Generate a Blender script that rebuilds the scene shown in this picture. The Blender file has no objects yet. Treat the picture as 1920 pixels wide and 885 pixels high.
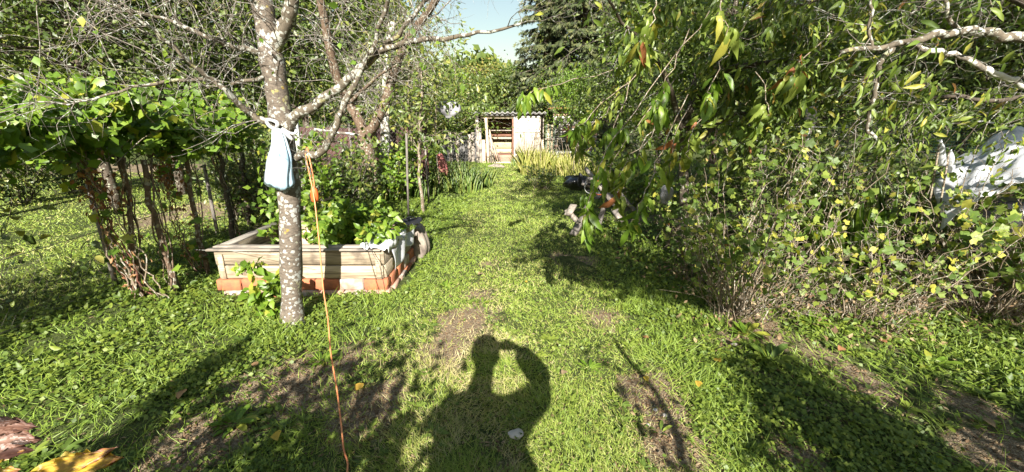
import bpy, bmesh, math, random
import numpy as np
from mathutils import Vector, Matrix, Quaternion

S = bpy.context.scene
COL = S.collection
PI = math.pi

# ------------------------------------------------------------------ camera
F = 750.0                      # focal length in pixels of the 1920 wide photograph
PITCH = math.radians(15.7)
CZ = 1.6
cd = bpy.data.cameras.new("camera")
cam = bpy.data.objects.new("camera", cd); COL.objects.link(cam)
cam.location = (0, 0, CZ)
cam.rotation_euler = (PI/2 - PITCH, 0, 0)
cd.sensor_width = 36.0; cd.lens = 36.0*F/1920.0
cd.clip_start = 0.01; cd.clip_end = 600
S.camera = cam

# ------------------------------------------------------------------ sky, sun, exposure
SUN_DIR = Vector((-0.03, 0.8916, -0.525)).normalized()     # the way the light travels
w = bpy.data.worlds.new("World"); S.world = w; w.use_nodes = True
nt = w.node_tree; bg = nt.nodes['Background']
sky = nt.nodes.new('ShaderNodeTexSky'); sky.sky_type = 'NISHITA'; sky.sun_disc = False
sky.sun_elevation = math.asin(-SUN_DIR.z)
sky.sun_rotation = math.atan2(-SUN_DIR.x, -SUN_DIR.y)
sky.air_density = 1.7; sky.dust_density = 1.0; sky.ozone_density = 0.6
nt.links.new(sky.outputs[0], bg.inputs[0]); bg.inputs[1].default_value = 0.052
sl = bpy.data.lights.new("sun", 'SUN'); sl.energy = 5.0; sl.angle = math.radians(0.5); sl.color = (1.0, 0.95, 0.87)
so = bpy.data.objects.new("sun", sl); COL.objects.link(so); so.location = (0, -20, 15)
so.rotation_euler = SUN_DIR.to_track_quat('-Z', 'Y').to_euler()
S.view_settings.view_transform = 'Standard'; S.view_settings.look = 'None'
S.view_settings.gamma = 1.0; S.view_settings.exposure = 1.5
S.render.engine = 'CYCLES'
S.cycles.max_bounces = 5; S.cycles.diffuse_bounces = 2; S.cycles.glossy_bounces = 2
S.cycles.transmission_bounces = 4; S.cycles.transparent_max_bounces = 8
S.cycles.caustics_reflective = False; S.cycles.caustics_refractive = False

# ------------------------------------------------------------------ pixel -> place
sp_, cp_ = math.sin(PITCH), math.cos(PITCH)
def ray(px, py):
    x = (px-960)/F; y = (py-442.5)/F
    return np.array([x, cp_ - y*sp_, -sp_ - y*cp_])
def at(px, py, Y):
    d = ray(px, py); t = Y/d[1]
    return np.array([0, 0, CZ]) + t*d
def gnd(px, py):
    d = ray(px, py); t = CZ/-d[2]
    p = np.array([0, 0, CZ]) + t*d; p[2] = hgt(p[0], p[1]); return p

# smooth value noise
_rs = np.random.RandomState(5)
_tab = _rs.rand(64, 64)
def vnoise(x, y, s=1.0, o=0):
    x = np.asarray(x, float)/s + 13.7 + o*7.3; y = np.asarray(y, float)/s + 5.1 + o*3.9
    xi = np.floor(x).astype(int); yi = np.floor(y).astype(int)
    fx = x-xi; fy = y-yi; fx = fx*fx*(3-2*fx); fy = fy*fy*(3-2*fy)
    a = _tab[xi % 64, yi % 64]; b = _tab[(xi+1) % 64, yi % 64]
    c = _tab[xi % 64, (yi+1) % 64]; d = _tab[(xi+1) % 64, (yi+1) % 64]
    return (a*(1-fx)+b*fx)*(1-fy) + (c*(1-fx)+d*fx)*fy
def hgt(x, y):
    r = np.hypot(x, y)
    k = np.clip((40-r)/20, 0, 1)
    return ((vnoise(x, y, 2.3, 1)-.5)*.10 + (vnoise(x, y, .55, 2)-.5)*.035 + (vnoise(x, y, .17, 3)-.5)*.015)*k

# ------------------------------------------------------------------ materials
MATS = {}
def newmat(name):
    m = bpy.data.materials.new(name); m.use_nodes = True
    b = m.node_tree.nodes['Principled BSDF']
    return m, m.node_tree, b
def N(nt, t, **kw):
    n = nt.nodes.new(t)
    for k, v in kw.items(): setattr(n, k, v)
    return n
def ramp(nt, stops):
    r = nt.nodes.new('ShaderNodeValToRGB'); e = r.color_ramp.elements
    while len(e) < len(stops): e.new(0.5)
    for i, (p, c) in enumerate(stops):
        e[i].position = p; e[i].color = (c[0], c[1], c[2], 1)
    return r
def leafmat(name, stops, trans=0.25, rough=0.45, spec=0.5):
    m, nt, b = newmat(name)
    a = N(nt, 'ShaderNodeAttribute', attribute_name='tint')
    r = ramp(nt, stops)
    nt.links.new(a.outputs['Fac'], r.inputs[0])
    tc = N(nt, 'ShaderNodeTexCoord')
    no = N(nt, 'ShaderNodeTexNoise'); no.inputs['Scale'].default_value = 45; no.inputs['Detail'].default_value = 1
    nt.links.new(tc.outputs['Object'], no.inputs['Vector'])
    mr = N(nt, 'ShaderNodeMapRange'); mr.inputs[3].default_value = .72; mr.inputs[4].default_value = 1.28
    nt.links.new(no.outputs[0], mr.inputs[0])
    mx = N(nt, 'ShaderNodeVectorMath', operation='SCALE')
    nt.links.new(r.outputs[0], mx.inputs[0]); nt.links.new(mr.outputs[0], mx.inputs['Scale'])
    nt.links.new(mx.outputs[0], b.inputs['Base Color'])
    b.inputs['Roughness'].default_value = rough; b.inputs['Specular IOR Level'].default_value = spec
    tr = N(nt, 'ShaderNodeBsdfTranslucent')
    m2 = N(nt, 'ShaderNodeVectorMath', operation='MULTIPLY'); m2.inputs[1].default_value = (1.5, 1.6, .5)
    nt.links.new(mx.outputs[0], m2.inputs[0]); nt.links.new(m2.outputs[0], tr.inputs[0])
    mix = N(nt, 'ShaderNodeMixShader'); mix.inputs[0].default_value = trans
    nt.links.new(b.outputs[0], mix.inputs[1]); nt.links.new(tr.outputs[0], mix.inputs[2])
    nt.links.new(mix.outputs[0], nt.nodes['Material Output'].inputs[0])
    MATS[name] = m; return m
def barkmat(name, c1, c2, lichen=None, amt=.55, lscale=22, scale=30, bump=.4, un=.45, zs=.45):
    m, nt, b = newmat(name)
    tc = N(nt, 'ShaderNodeTexCoord')
    mp = N(nt, 'ShaderNodeMapping'); mp.inputs['Scale'].default_value = (1, 1, zs)
    nt.links.new(tc.outputs['Object'], mp.inputs[0])
    no = N(nt, 'ShaderNodeTexNoise'); no.inputs['Scale'].default_value = scale; no.inputs['Detail'].default_value = 5; no.inputs['Roughness'].default_value = .7
    nt.links.new(mp.outputs[0], no.inputs['Vector'])
    r = ramp(nt, [(.3, c1), (.7, c2)]); nt.links.new(no.outputs[0], r.inputs[0])
    col = r.outputs[0]
    if lichen:
        nd = N(nt, 'ShaderNodeTexNoise'); nd.inputs['Scale'].default_value = lscale*1.6; nd.inputs['Detail'].default_value = 4; nt.links.new(tc.outputs['Object'], nd.inputs['Vector'])
        dm = N(nt, 'ShaderNodeVectorMath', operation='MULTIPLY_ADD'); k_ = 1.1/lscale; dm.inputs[1].default_value = (k_, k_, k_)
        nt.links.new(nd.outputs['Color'], dm.inputs[0]); nt.links.new(tc.outputs['Object'], dm.inputs[2])
        vo = N(nt, 'ShaderNodeTexVoronoi'); vo.inputs['Scale'].default_value = lscale; nt.links.new(dm.outputs[0], vo.inputs['Vector'])
        n3 = N(nt, 'ShaderNodeTexNoise'); n3.inputs['Scale'].default_value = 6.0; n3.inputs['Detail'].default_value = 3; nt.links.new(tc.outputs['Object'], n3.inputs['Vector'])
        sx = N(nt, 'ShaderNodeSeparateColor'); nt.links.new(vo.outputs['Color'], sx.inputs[0])
        rd = N(nt, 'ShaderNodeMath', operation='MULTIPLY_ADD'); rd.inputs[1].default_value = .35; nt.links.new(sx.outputs[0], rd.inputs[0])      # crust size varies from spot to spot
        m5 = N(nt, 'ShaderNodeMath', operation='MULTIPLY_ADD'); m5.inputs[1].default_value = un*1.3; m5.inputs[2].default_value = (.70-amt)-un*.65; nt.links.new(n3.outputs[0], m5.inputs[0]); nt.links.new(m5.outputs[0], rd.inputs[2])
        ad = N(nt, 'ShaderNodeMath', operation='SUBTRACT'); nt.links.new(rd.outputs[0], ad.inputs[0]); nt.links.new(vo.outputs['Distance'], ad.inputs[1])
        r2 = ramp(nt, [(0.0, (0, 0, 0)), (.06, (1, 1, 1))]); nt.links.new(ad.outputs[0], r2.inputs[0])
        n4 = N(nt, 'ShaderNodeTexNoise'); n4.inputs['Scale'].default_value = 7.0
        nt.links.new(tc.outputs['Object'], n4.inputs['Vector'])
        r3 = ramp(nt, [(.58, lichen), (.66, (.30, .29, .14)), (.74, (.30, .20, .05))]); nt.links.new(n4.outputs[0], r3.inputs[0])
        mx = N(nt, 'ShaderNodeMixRGB'); nt.links.new(r2.outputs[0], mx.inputs[0]); nt.links.new(col, mx.inputs[1]); nt.links.new(r3.outputs[0], mx.inputs[2])
        col = mx.outputs[0]
    nt.links.new(col, b.inputs['Base Color'])
    b.inputs['Roughness'].default_value = .85; b.inputs['Specular IOR Level'].default_value = .25
    bp = N(nt, 'ShaderNodeBump'); bp.inputs['Strength'].default_value = bump; bp.inputs['Distance'].default_value = .02
    nt.links.new(no.outputs[0], bp.inputs['Height']); nt.links.new(bp.outputs[0], b.inputs['Normal'])
    MATS[name] = m; return m
def woodmat(name, c1, c2, axis='X', scale=14, rough=.75, stain=(.12, .1, .09), stain_amt=.72):
    m, nt, b = newmat(name)
    tc = N(nt, 'ShaderNodeTexCoord'); oi = N(nt, 'ShaderNodeObjectInfo')
    ad = N(nt, 'ShaderNodeVectorMath', operation='ADD'); 
    sc = N(nt, 'ShaderNodeVectorMath', operation='SCALE'); sc.inputs[0].default_value = (9, 7, 11); nt.links.new(oi.outputs['Random'], sc.inputs['Scale'])
    nt.links.new(tc.outputs['Object'], ad.inputs[0]); nt.links.new(sc.outputs[0], ad.inputs[1])
    mp = N(nt, 'ShaderNodeMapping')
    mp.inputs['Scale'].default_value = {'X': (.06, 1, 1), 'Y': (1, .06, 1), 'Z': (1, 1, .06)}[axis]
    nt.links.new(ad.outputs[0], mp.inputs[0])
    no = N(nt, 'ShaderNodeTexNoise'); no.inputs['Scale'].default_value = scale*2.5; no.inputs['Detail'].default_value = 5; no.inputs['Distortion'].default_value = .6
    nt.links.new(mp.outputs[0], no.inputs['Vector'])
    r = ramp(nt, [(.32, c1), (.62, c2)]); nt.links.new(no.outputs[0], r.inputs[0])
    n2 = N(nt, 'ShaderNodeTexNoise'); n2.inputs['Scale'].default_value = 5; n2.inputs['Detail'].default_value = 5
    nt.links.new(ad.outputs[0], n2.inputs['Vector'])
    r2 = ramp(nt, [(stain_amt-.12, (0, 0, 0)), (stain_amt, (1, 1, 1))]); nt.links.new(n2.outputs[0], r2.inputs[0])
    mx = N(nt, 'ShaderNodeMixRGB'); nt.links.new(r2.outputs[0], mx.inputs[0]); nt.links.new(r.outputs[0], mx.inputs[1]); mx.inputs[2].default_value = (*stain, 1)
    mr = N(nt, 'ShaderNodeMapRange'); mr.inputs[3].default_value = .75; mr.inputs[4].default_value = 1.15; nt.links.new(oi.outputs['Random'], mr.inputs[0])
    s3 = N(nt, 'ShaderNodeVectorMath', operation='SCALE'); nt.links.new(mx.outputs[0], s3.inputs[0]); nt.links.new(mr.outputs[0], s3.inputs['Scale'])
    nt.links.new(s3.outputs[0], b.inputs['Base Color']); b.inputs['Roughness'].default_value = rough
    bp = N(nt, 'ShaderNodeBump'); bp.inputs['Strength'].default_value = .3; bp.inputs['Distance'].default_value = .01
    nt.links.new(no.outputs[0], bp.inputs['Height']); nt.links.new(bp.outputs[0], b.inputs['Normal'])
    MATS[name] = m; return m
def plain(name, c1, c2=None, rough=.6, scale=12, spec=.5, bump=.2, metal=0, alpha=None, trans=0, det=4):
    m, nt, b = newmat(name)
    c2 = c2 or tuple(x*.75 for x in c1)
    tc = N(nt, 'ShaderNodeTexCoord')
    no = N(nt, 'ShaderNodeTexNoise'); no.inputs['Scale'].default_value = scale; no.inputs['Detail'].default_value = det
    nt.links.new(tc.outputs['Object'], no.inputs['Vector'])
    r = ramp(nt, [(.35, c2), (.65, c1)]); nt.links.new(no.outputs[0], r.inputs[0])
    nt.links.new(r.outputs[0], b.inputs['Base Color'])
    b.inputs['Roughness'].default_value = rough; b.inputs['Specular IOR Level'].default_value = spec; b.inputs['Metallic'].default_value = metal
    if bump:
        bp = N(nt, 'ShaderNodeBump'); bp.inputs['Strength'].default_value = bump; bp.inputs['Distance'].default_value = .01
        nt.links.new(no.outputs[0], bp.inputs['Height']); nt.links.new(bp.outputs[0], b.inputs['Normal'])
    if alpha is not None: b.inputs['Alpha'].default_value = alpha
    if trans:
        tr = N(nt, 'ShaderNodeBsdfTranslucent'); nt.links.new(r.outputs[0], tr.inputs[0])
        mix = N(nt, 'ShaderNodeMixShader'); mix.inputs[0].default_value = trans
        nt.links.new(b.outputs[0], mix.inputs[1]); nt.links.new(tr.outputs[0], mix.inputs[2])
        nt.links.new(mix.outputs[0], nt.nodes['Material Output'].inputs[0])
    MATS[name] = m; return m

G = lambda *s: s
leafmat('lawn_blade', [(0, (.10, .15, .02)), (.4, (.18, .265, .035)), (.75, (.27, .345, .06)), (.92, (.36, .36, .10)), (1, (.46, .40, .20))], .18, .5, .35)
leafmat('clover', [(0, (.055, .095, .018)), (.5, (.11, .165, .024)), (1, (.20, .25, .035))], .25, .5, .4)
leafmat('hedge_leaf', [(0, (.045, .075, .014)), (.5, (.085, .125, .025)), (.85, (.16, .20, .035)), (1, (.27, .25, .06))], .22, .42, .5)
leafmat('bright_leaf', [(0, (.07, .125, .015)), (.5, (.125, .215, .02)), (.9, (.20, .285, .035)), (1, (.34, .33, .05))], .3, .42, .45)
leafmat('peach_leaf', [(0, (.055, .09, .016)), (.5, (.115, .17, .026)), (.93, (.22, .27, .05)), (.98, (.34, .31, .05)), (1, (.36, .14, .06))], .25, .45, .35)
leafmat('currant_leaf', [(0, (.055, .095, .017)), (.5, (.115, .18, .028)), (.9, (.23, .28, .05)), (.98, (.38, .36, .06)), (1, (.34, .15, .07))], .28, .5, .4)
leafmat('spruce_needle', [(0, (.035, .05, .02)), (.6, (.07, .088, .032)), (1, (.13, .135, .05))], .08, .55, .4)
leafmat('yellow_crown_leaf', [(0, (.11, .13, .03)), (.5, (.22, .22, .05)), (1, (.38, .26, .07))], .25)
leafmat('dry_leaf', [(0, (.14, .06, .035)), (.5, (.28, .13, .06)), (1, (.38, .24, .12))], .15, .7, .2)
leafmat('straw', [(0, (.24, .28, .06)), (.5, (.42, .42, .12)), (1, (.58, .52, .26))], .3, .6, .3)
leafmat('iris_leaf', [(0, (.06, .11, .025)), (.6, (.15, .23, .045)), (1, (.27, .29, .07))], .2, .4, .5)
leafmat('autumn_leaf', [(0, (.30, .12, .07)), (.35, (.50, .30, .05)), (1, (.62, .46, .06))], .3, .4, .5)
leafmat('brown_leaf', [(0, (.06, .025, .018)), (.5, (.17, .085, .055)), (.85, (.30, .19, .15)), (1, (.45, .36, .33))], .1, .6, .3)
leafmat('litter', [(0, (.10, .06, .035)), (.5, (.20, .13, .07)), (1, (.34, .26, .15))], .05, .8, .2)
barkmat('plum_bark', (.07, .058, .046), (.215, .175, .135), (.36, .36, .33), .48, 32, un=.6, zs=2.6)
barkmat('branch_lichen', (.07, .058, .042), (.17, .14, .10), (.36, .36, .31), .42, 34, un=.6)
barkmat('twig_bark', (.10, .085, .068), (.24, .205, .17), (.40, .40, .36), .5, 50)
barkmat('dark_bark', (.045, .035, .026), (.12, .095, .07), (.26, .26, .2), .6)
barkmat('brown_bark', (.085, .055, .036), (.20, .14, .095), (.32, .3, .24), .55, zs=2.2)
barkmat('pale_bark', (.10, .085, .07), (.25, .215, .17), (.55, .54, .48), .25, 12)
barkmat('stem', (.12, .09, .06), (.30, .24, .17), (.42, .4, .34), .55, 50)
barkmat('red_stem', (.10, .04, .03), (.24, .10, .07))
barkmat('green_stem', (.09, .14, .03), (.17, .22, .06))
woodmat('plank_pale', (.20, .155, .10), (.47, .385, .27), 'X', 24, stain=(.17, .13, .09), stain_amt=.68)
woodmat('plank_side', (.22, .18, .12), (.42, .36, .26), 'Y', 24)
woodmat('plank_grey', (.20, .17, .135), (.42, .36, .29), 'X', 22, stain=(.16, .14, .12), stain_amt=.62)
woodmat('plank_grey_side', (.26, .23, .19), (.42, .38, .32), 'Y', stain=(.14, .12, .11), stain_amt=.62)
woodmat('board_dark', (.09, .085, .08), (.22, .21, .20), 'Z', stain=(.05, .05, .05), stain_amt=.55)
woodmat('board_pale', (.42, .33, .22), (.62, .52, .38), 'Z', stain_amt=.75)
woodmat('board_grey', (.25, .21, .17), (.45, .39, .32), 'Z', stain_amt=.62)
woodmat('board_brown', (.12, .05, .03), (.24, .115, .07), 'X')
woodmat('board_yellow', (.46, .34, .19), (.62, .49, .31), 'X')
woodmat('board_orange', (.42, .17, .05), (.62, .30, .10), 'Z')
woodmat('reed', (.46, .39, .30), (.70, .63, .52), 'Z', scale=30, stain=(.3, .25, .2), stain_amt=.66)
woodmat('post_grey', (.10, .088, .075), (.25, .22, .19), 'Z', stain_amt=.66)
plain('white_paint', (.75, .74, .70), (.55, .53, .48), .6)
plain('plaster', (.66, .64, .58), (.46, .43, .37), .8, 6)
plain('brick_orange', (.46, .16, .07), (.30, .11, .06), .9, 18)
plain('brick_pale', (.52, .33, .24), (.42, .25, .18), .85, 25)
plain('brick_dusty', (.50, .44, .38), (.34, .22, .16), .9, 14)
plain('terracotta', (.62, .36, .24), (.52, .42, .32), .8, 10)
plain('soil', (.07, .048, .034), (.035, .024, .018), 1.0, 20, .1, .8)
plain('stone', (.32, .275, .22), (.15, .12, .10), .9, 9, .3, .6)
plain('pebble', (.55, .50, .44), (.40, .36, .32), .8, 9)
plain('cloth_white', (.80, .80, .79), (.68, .68, .68), .8, 6, .2, 0, trans=.25)
plain('bag_blue', (.68, .75, .79), (.38, .58, .73), .28, 5, .6, .1, trans=.3)
plain('bag_handle', (.80, .80, .78), (.6, .6, .58), .35, 20, trans=.2)
plain('film', (.80, .81, .82), (.62, .63, .65), .16, 9, .9, .5, alpha=.8, trans=.3)
plain('film_grey', (.07, .07, .075), (.03, .03, .035), .75, 12, .2, .6)
plain('bag_pale', (.45, .44, .45), (.28, .27, .29), .6, 9, .3, .5, trans=.2)
plain('bag_grey', (.22, .22, .23), (.12, .12, .13), .6, 20, .3, .5)
plain('black_plastic', (.025, .025, .028), (.015, .015, .018), .3, 14, .6, .4)
plain('cord_orange', (.68, .27, .11), (.58, .20, .08), .45, 10)
plain('plug_orange', (.72, .16, .04), (.60, .12, .03), .4, 10)
plain('wire', (.22, .21, .19), (.15, .12, .1), .5, 20, metal=.5, bump=0)
plain('wire_white', (.6, .6, .56), (.4, .4, .38), .5, 20, bump=0)
plain('net_green', (.02, .09, .06), (.015, .06, .04), .6, 20, bump=0)
plain('red_cloth', (.28, .06, .075), (.34, .15, .11), .7, 20)
plain('rust', (.085, .035, .028), (.04, .02, .018), .9, 5)
plain('roof_sheet', (.42, .41, .40), (.26, .25, .24), .7, 10)
plain('skin', (.52, .32, .24), None, .5); plain('hair', (.05, .035, .025), None, .6)
plain('coat', (.06, .07, .10), None, .8); plain('trousers', (.04, .045, .06), None, .85)
plain('metal_pipe', (.35, .33, .31), (.2, .16, .14), .45, 20, metal=.4)
plain('green_board', (.16, .20, .13), (.11, .14, .09), .7, 10)

# ground: trodden soil, thatch and moss by noise
m, nt, b = newmat('ground_soil')
tc = N(nt, 'ShaderNodeTexCoord')
n1 = N(nt, 'ShaderNodeTexNoise'); n1.inputs['Scale'].default_value = .9; n1.inputs['Detail'].default_value = 4
n2 = N(nt, 'ShaderNodeTexNoise'); n2.inputs['Scale'].default_value = 14; n2.inputs['Detail'].default_value = 6; n2.inputs['Roughness'].default_value = .7
n3 = N(nt, 'ShaderNodeTexNoise'); n3.inputs['Scale'].default_value = 110; n3.inputs['Detail'].default_value = 4
for n in (n1, n2, n3): nt.links.new(tc.outputs['Object'], n.inputs['Vector'])
ra = ramp(nt, [(.35, (.035, .05, .015)), (.65, (.10, .12, .035))]); nt.links.new(n2.outputs[0], ra.inputs[0])  # green tones darkened to put the shade between leaves into the colour
rb = ramp(nt, [(.3, (.10, .068, .042)), (.5, (.22, .165, .105)), (.7, (.40, .33, .22))]); nt.links.new(n3.outputs[0], rb.inputs[0])
at_ = N(nt, 'ShaderNodeAttribute', attribute_name='bare')
ad = N(nt, 'ShaderNodeMath', operation='ADD'); nt.links.new(at_.outputs['Fac'], ad.inputs[0])
sb = N(nt, 'ShaderNodeMath', operation='MULTIPLY_ADD'); sb.inputs[1].default_value = 1.2; sb.inputs[2].default_value = -.6
nt.links.new(n2.outputs[0], sb.inputs[0]); nt.links.new(sb.outputs[0], ad.inputs[1])
rc = ramp(nt, [(.35, (0, 0, 0)), (.6, (1, 1, 1))]); nt.links.new(ad.outputs[0], rc.inputs[0])
mx = N(nt, 'ShaderNodeMixRGB'); nt.links.new(rc.outputs[0], mx.inputs[0]); nt.links.new(ra.outputs[0], mx.inputs[1]); nt.links.new(rb.outputs[0], mx.inputs[2])
nt.links.new(mx.outputs[0], b.inputs['Base Color']); b.inputs['Roughness'].default_value = .95; b.inputs['Specular IOR Level'].default_value = .15
bp = N(nt, 'ShaderNodeBump'); bp.inputs['Strength'].default_value = .9; bp.inputs['Distance'].default_value = .02
sm = N(nt, 'ShaderNodeMath', operation='ADD'); nt.links.new(n2.outputs[0], sm.inputs[0]); nt.links.new(n3.outputs[0], sm.inputs[1])
nt.links.new(sm.outputs[0], bp.inputs['Height']); nt.links.new(bp.outputs[0], b.inputs['Normal'])
MATS['ground_soil'] = m

# ------------------------------------------------------------------ object helpers
def link(name, me, parent=None, mats=(), kind=None, label=None):
    o = bpy.data.objects.new(name, me); COL.objects.link(o)
    if parent is not None: o.parent = parent
    if kind: o['kind'] = kind
    if label: o['label'] = label
    return o
def tag(o, label, cat, group=None):
    o['label'] = label; o['category'] = cat
    if group: o['group'] = group
    return o
def thing(name, label, cat, loc=(0, 0, 0), group=None):
    o = bpy.data.objects.new(name, None); COL.objects.link(o); o.empty_display_size = .1
    o.location = [float(v) for v in loc]
    return tag(o, label, cat, group)
def org(parent):
    p = np.zeros(3)
    while parent is not None:
        p += np.array(parent.location); parent = parent.parent
    return p
def mesh_np(name, V, faces_flat, sizes, mat, smooth=False, tint=None):
    me = bpy.data.meshes.new(name)
    V = np.ascontiguousarray(V, dtype=np.float32); nf = len(sizes)
    me.vertices.add(len(V)); me.vertices.foreach_set('co', V.ravel())
    me.loops.add(len(faces_flat)); me.loops.foreach_set('vertex_index', np.asarray(faces_flat, dtype=np.int32))
    me.polygons.add(nf)
    st = np.zeros(nf, dtype=np.int32); st[1:] = np.cumsum(sizes)[:-1]
    me.polygons.foreach_set('loop_start', st)
    me.polygons.foreach_set('loop_total', np.asarray(sizes, dtype=np.int32))
    if smooth: me.polygons.foreach_set('use_smooth', np.ones(nf, dtype=bool))
    if tint is not None:
        a = me.attributes.new('tint', 'FLOAT', 'FACE'); a.data.foreach_set('value', np.asarray(tint, dtype=np.float32))
    me.update(calc_edges=True)
    me.materials.append(MATS[mat]); return me

class MB:                                   # collects boxes, tubes and sheets into one mesh
    def __init__(s): s.v = []; s.f = []; s.n = 0
    def add(s, V, Fc):
        s.v.append(np.asarray(V, float)); s.f += [tuple(i+s.n for i in f) for f in Fc]; s.n += len(V)
    def tube(s, pts, rad, k=6, cap=True):
        P = np.asarray(pts, float); n = len(P)
        R = np.broadcast_to(np.asarray(rad, float), (n,)) if np.ndim(rad) == 0 else np.asarray(rad, float)
        T = np.gradient(P, axis=0); T /= (np.linalg.norm(T, axis=1)[:, None]+1e-9)
        u = np.array([0, 0, 1.]) if abs(T[0][2]) < .9 else np.array([1., 0, 0])
        ang = np.arange(k)*2*PI/k; ca, sa = np.cos(ang), np.sin(ang)
        V = np.empty((n, k, 3))
        for i in range(n):
            u = u - T[i]*np.dot(u, T[i]); u /= np.linalg.norm(u)+1e-9
            w_ = np.cross(T[i], u)
            V[i] = P[i] + R[i]*(ca[:, None]*u + sa[:, None]*w_)
        fc = []
        for i in range(n-1):
            a = i*k; c = a+k
            for j in range(k):
                j2 = (j+1) % k; fc.append((a+j, a+j2, c+j2, c+j))
        if cap: fc.append(tuple(range(k-1, -1, -1))); fc.append(tuple(range((n-1)*k, n*k)))
        s.add(V.reshape(-1, 3), fc); return s
    def box(s, c, d, rot=None, jit=0, rng=None):
        x, y, z = d[0]/2, d[1]/2, d[2]/2
        V = np.array([(a*x, b_*y, c_*z) for a in (-1, 1) for b_ in (-1, 1) for c_ in (-1, 1)], float)
        if jit: V += (rng or np.random).uniform(-jit, jit, V.shape)
        if rot is not None: V = V @ np.array(Matrix(rot) if not isinstance(rot, Matrix) else rot).T
        V = V + np.asarray(c, float)
        s.add(V, [(0, 1, 3, 2), (4, 6, 7, 5), (0, 4, 5, 1), (2, 3, 7, 6), (0, 2, 6, 4), (1, 5, 7, 3)]); return s
    def beam(s, a, b_, w_, h_, roll=0):
        a = Vector(a); b_ = Vector(b_); d = b_-a
        q = d.to_track_quat('X', 'Z').to_matrix() @ Matrix.Rotation(roll, 3, 'X')
        return s.box((a+b_)/2, (d.length, w_, h_), q)
    def build(s, name, mat, parent=None, smooth=False, bevel=0, **kw):
        if s.n == 0: return None
        V = np.concatenate(s.v) - org(parent)
        me = mesh_np(name, V, [i for f in s.f for i in f], [len(f) for f in s.f], mat, smooth)
        o = link(name, me, parent, **kw)
        if bevel:
            bm = bmesh.new(); bm.from_mesh(me)
            bmesh.ops.bevel(bm, geom=bm.edges[:], offset=bevel, segments=1, affect='EDGES', profile=.5)
            bm.to_mesh(me); bm.free()
        return o

# leaf templates: verts (x across, y along, z up), triangles
def T_(v, f): return (np.array(v, float), np.array(f, int))
T_OV4 = T_([(0, 0, 0), (-.3, .42, .07), (.3, .42, .07), (0, 1, -.08), (0, .5, 0)], [(0, 4, 1), (0, 2, 4), (1, 4, 3), (4, 2, 3)])
T_DIA = T_([(0, 0, 0), (-.28, .45, .05), (.28, .45, .05), (0, 1, 0)], [(0, 2, 1), (1, 2, 3)])
def strip(st, curve, fold, wave=0):
    v = []; f = []
    for i, (y, w_) in enumerate(st):
        z = -curve*y*y
        if w_ == 0: v.append([(0, y, z)])
        else: v.append([(-w_, y, z+fold*w_+wave*(i % 2)*.05), (0, y, z), (w_, y, z+fold*w_-wave*(i % 2)*.04)])
    idx = []; n = 0; flat = []
    for r in v: idx.append(list(range(n, n+len(r)))); n += len(r); flat += r
    for a, b_ in zip(idx[:-1], idx[1:]):
        if len(a) == 1: f += [(a[0], b_[1], b_[0]), (a[0], b_[2], b_[1])]
        elif len(b_) == 1: f += [(a[0], a[1], b_[0]), (a[1], a[2], b_[0])]
        else: f += [(a[0], a[1], b_[1]), (a[0], b_[1], b_[0]), (a[1], a[2], b_[2]), (a[1], b_[2], b_[1])]
    return T_(flat, f)
T_OV = strip([(0, 0), (.18, .2), (.42, .32), (.72, .2), (1, 0)], .25, .3, 1)
T_LANCE = strip([(0, 0), (.2, .09), (.5, .14), (.8, .08), (1, 0)], .35, .5, 1)
T_LANCE_S = strip([(0, 0), (.35, .13), (.7, .1), (1, 0)], .3, .4)
def lobed(n=5, deep=.62):
    v = [(0, .38, 0)]; k = 0
    angs = np.linspace(-145, 145, n*2-1)
    for i, a in enumerate(angs):
        r = .56 if i % 2 == 0 else .56*deep
        if i == n-1: r = .64
        t = math.radians(a); v.append((math.sin(t)*r, .38+math.cos(t)*r, .06*(1-2*(i % 2))-.12*abs(math.sin(t))*r))
    v.append((0, .1, .02))
    m_ = len(v)-1
    f = [(0, i+1, i) for i in range(1, m_)] + [(0, 1, m_)]
    return T_(v, f)
T_LOBE = lobed(5, .80); T_HEART = lobed(3, .85)
T_BLADE = T_([(-.5, 0, 0), (.5, 0, 0), (-.35, .55, -.04), (.35, .55, -.04), (0, 1, -.25)], [(0, 1, 3), (0, 3, 2), (2, 3, 4)])
T_BLADE2 = T_([(-.5, 0, 0), (.5, 0, 0), (0, 1, -.12)], [(0, 1, 2)])
T_SPRIG = T_([(0, 0, 0), (-.10, .3, -.03), (.10, .3, -.03), (0, 1, -.05), (-.28, .55, -.06), (.28, .6, -.06), (-.05, .45, 0), (.05, .5, 0), (-.22, .85, -.06), (.2, .9, -.08), (0, .7, 0)],
             [(0, 2, 1), (1, 2, 3), (1, 6, 4), (2, 5, 7), (6, 10, 8), (7, 9, 10)])

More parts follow.
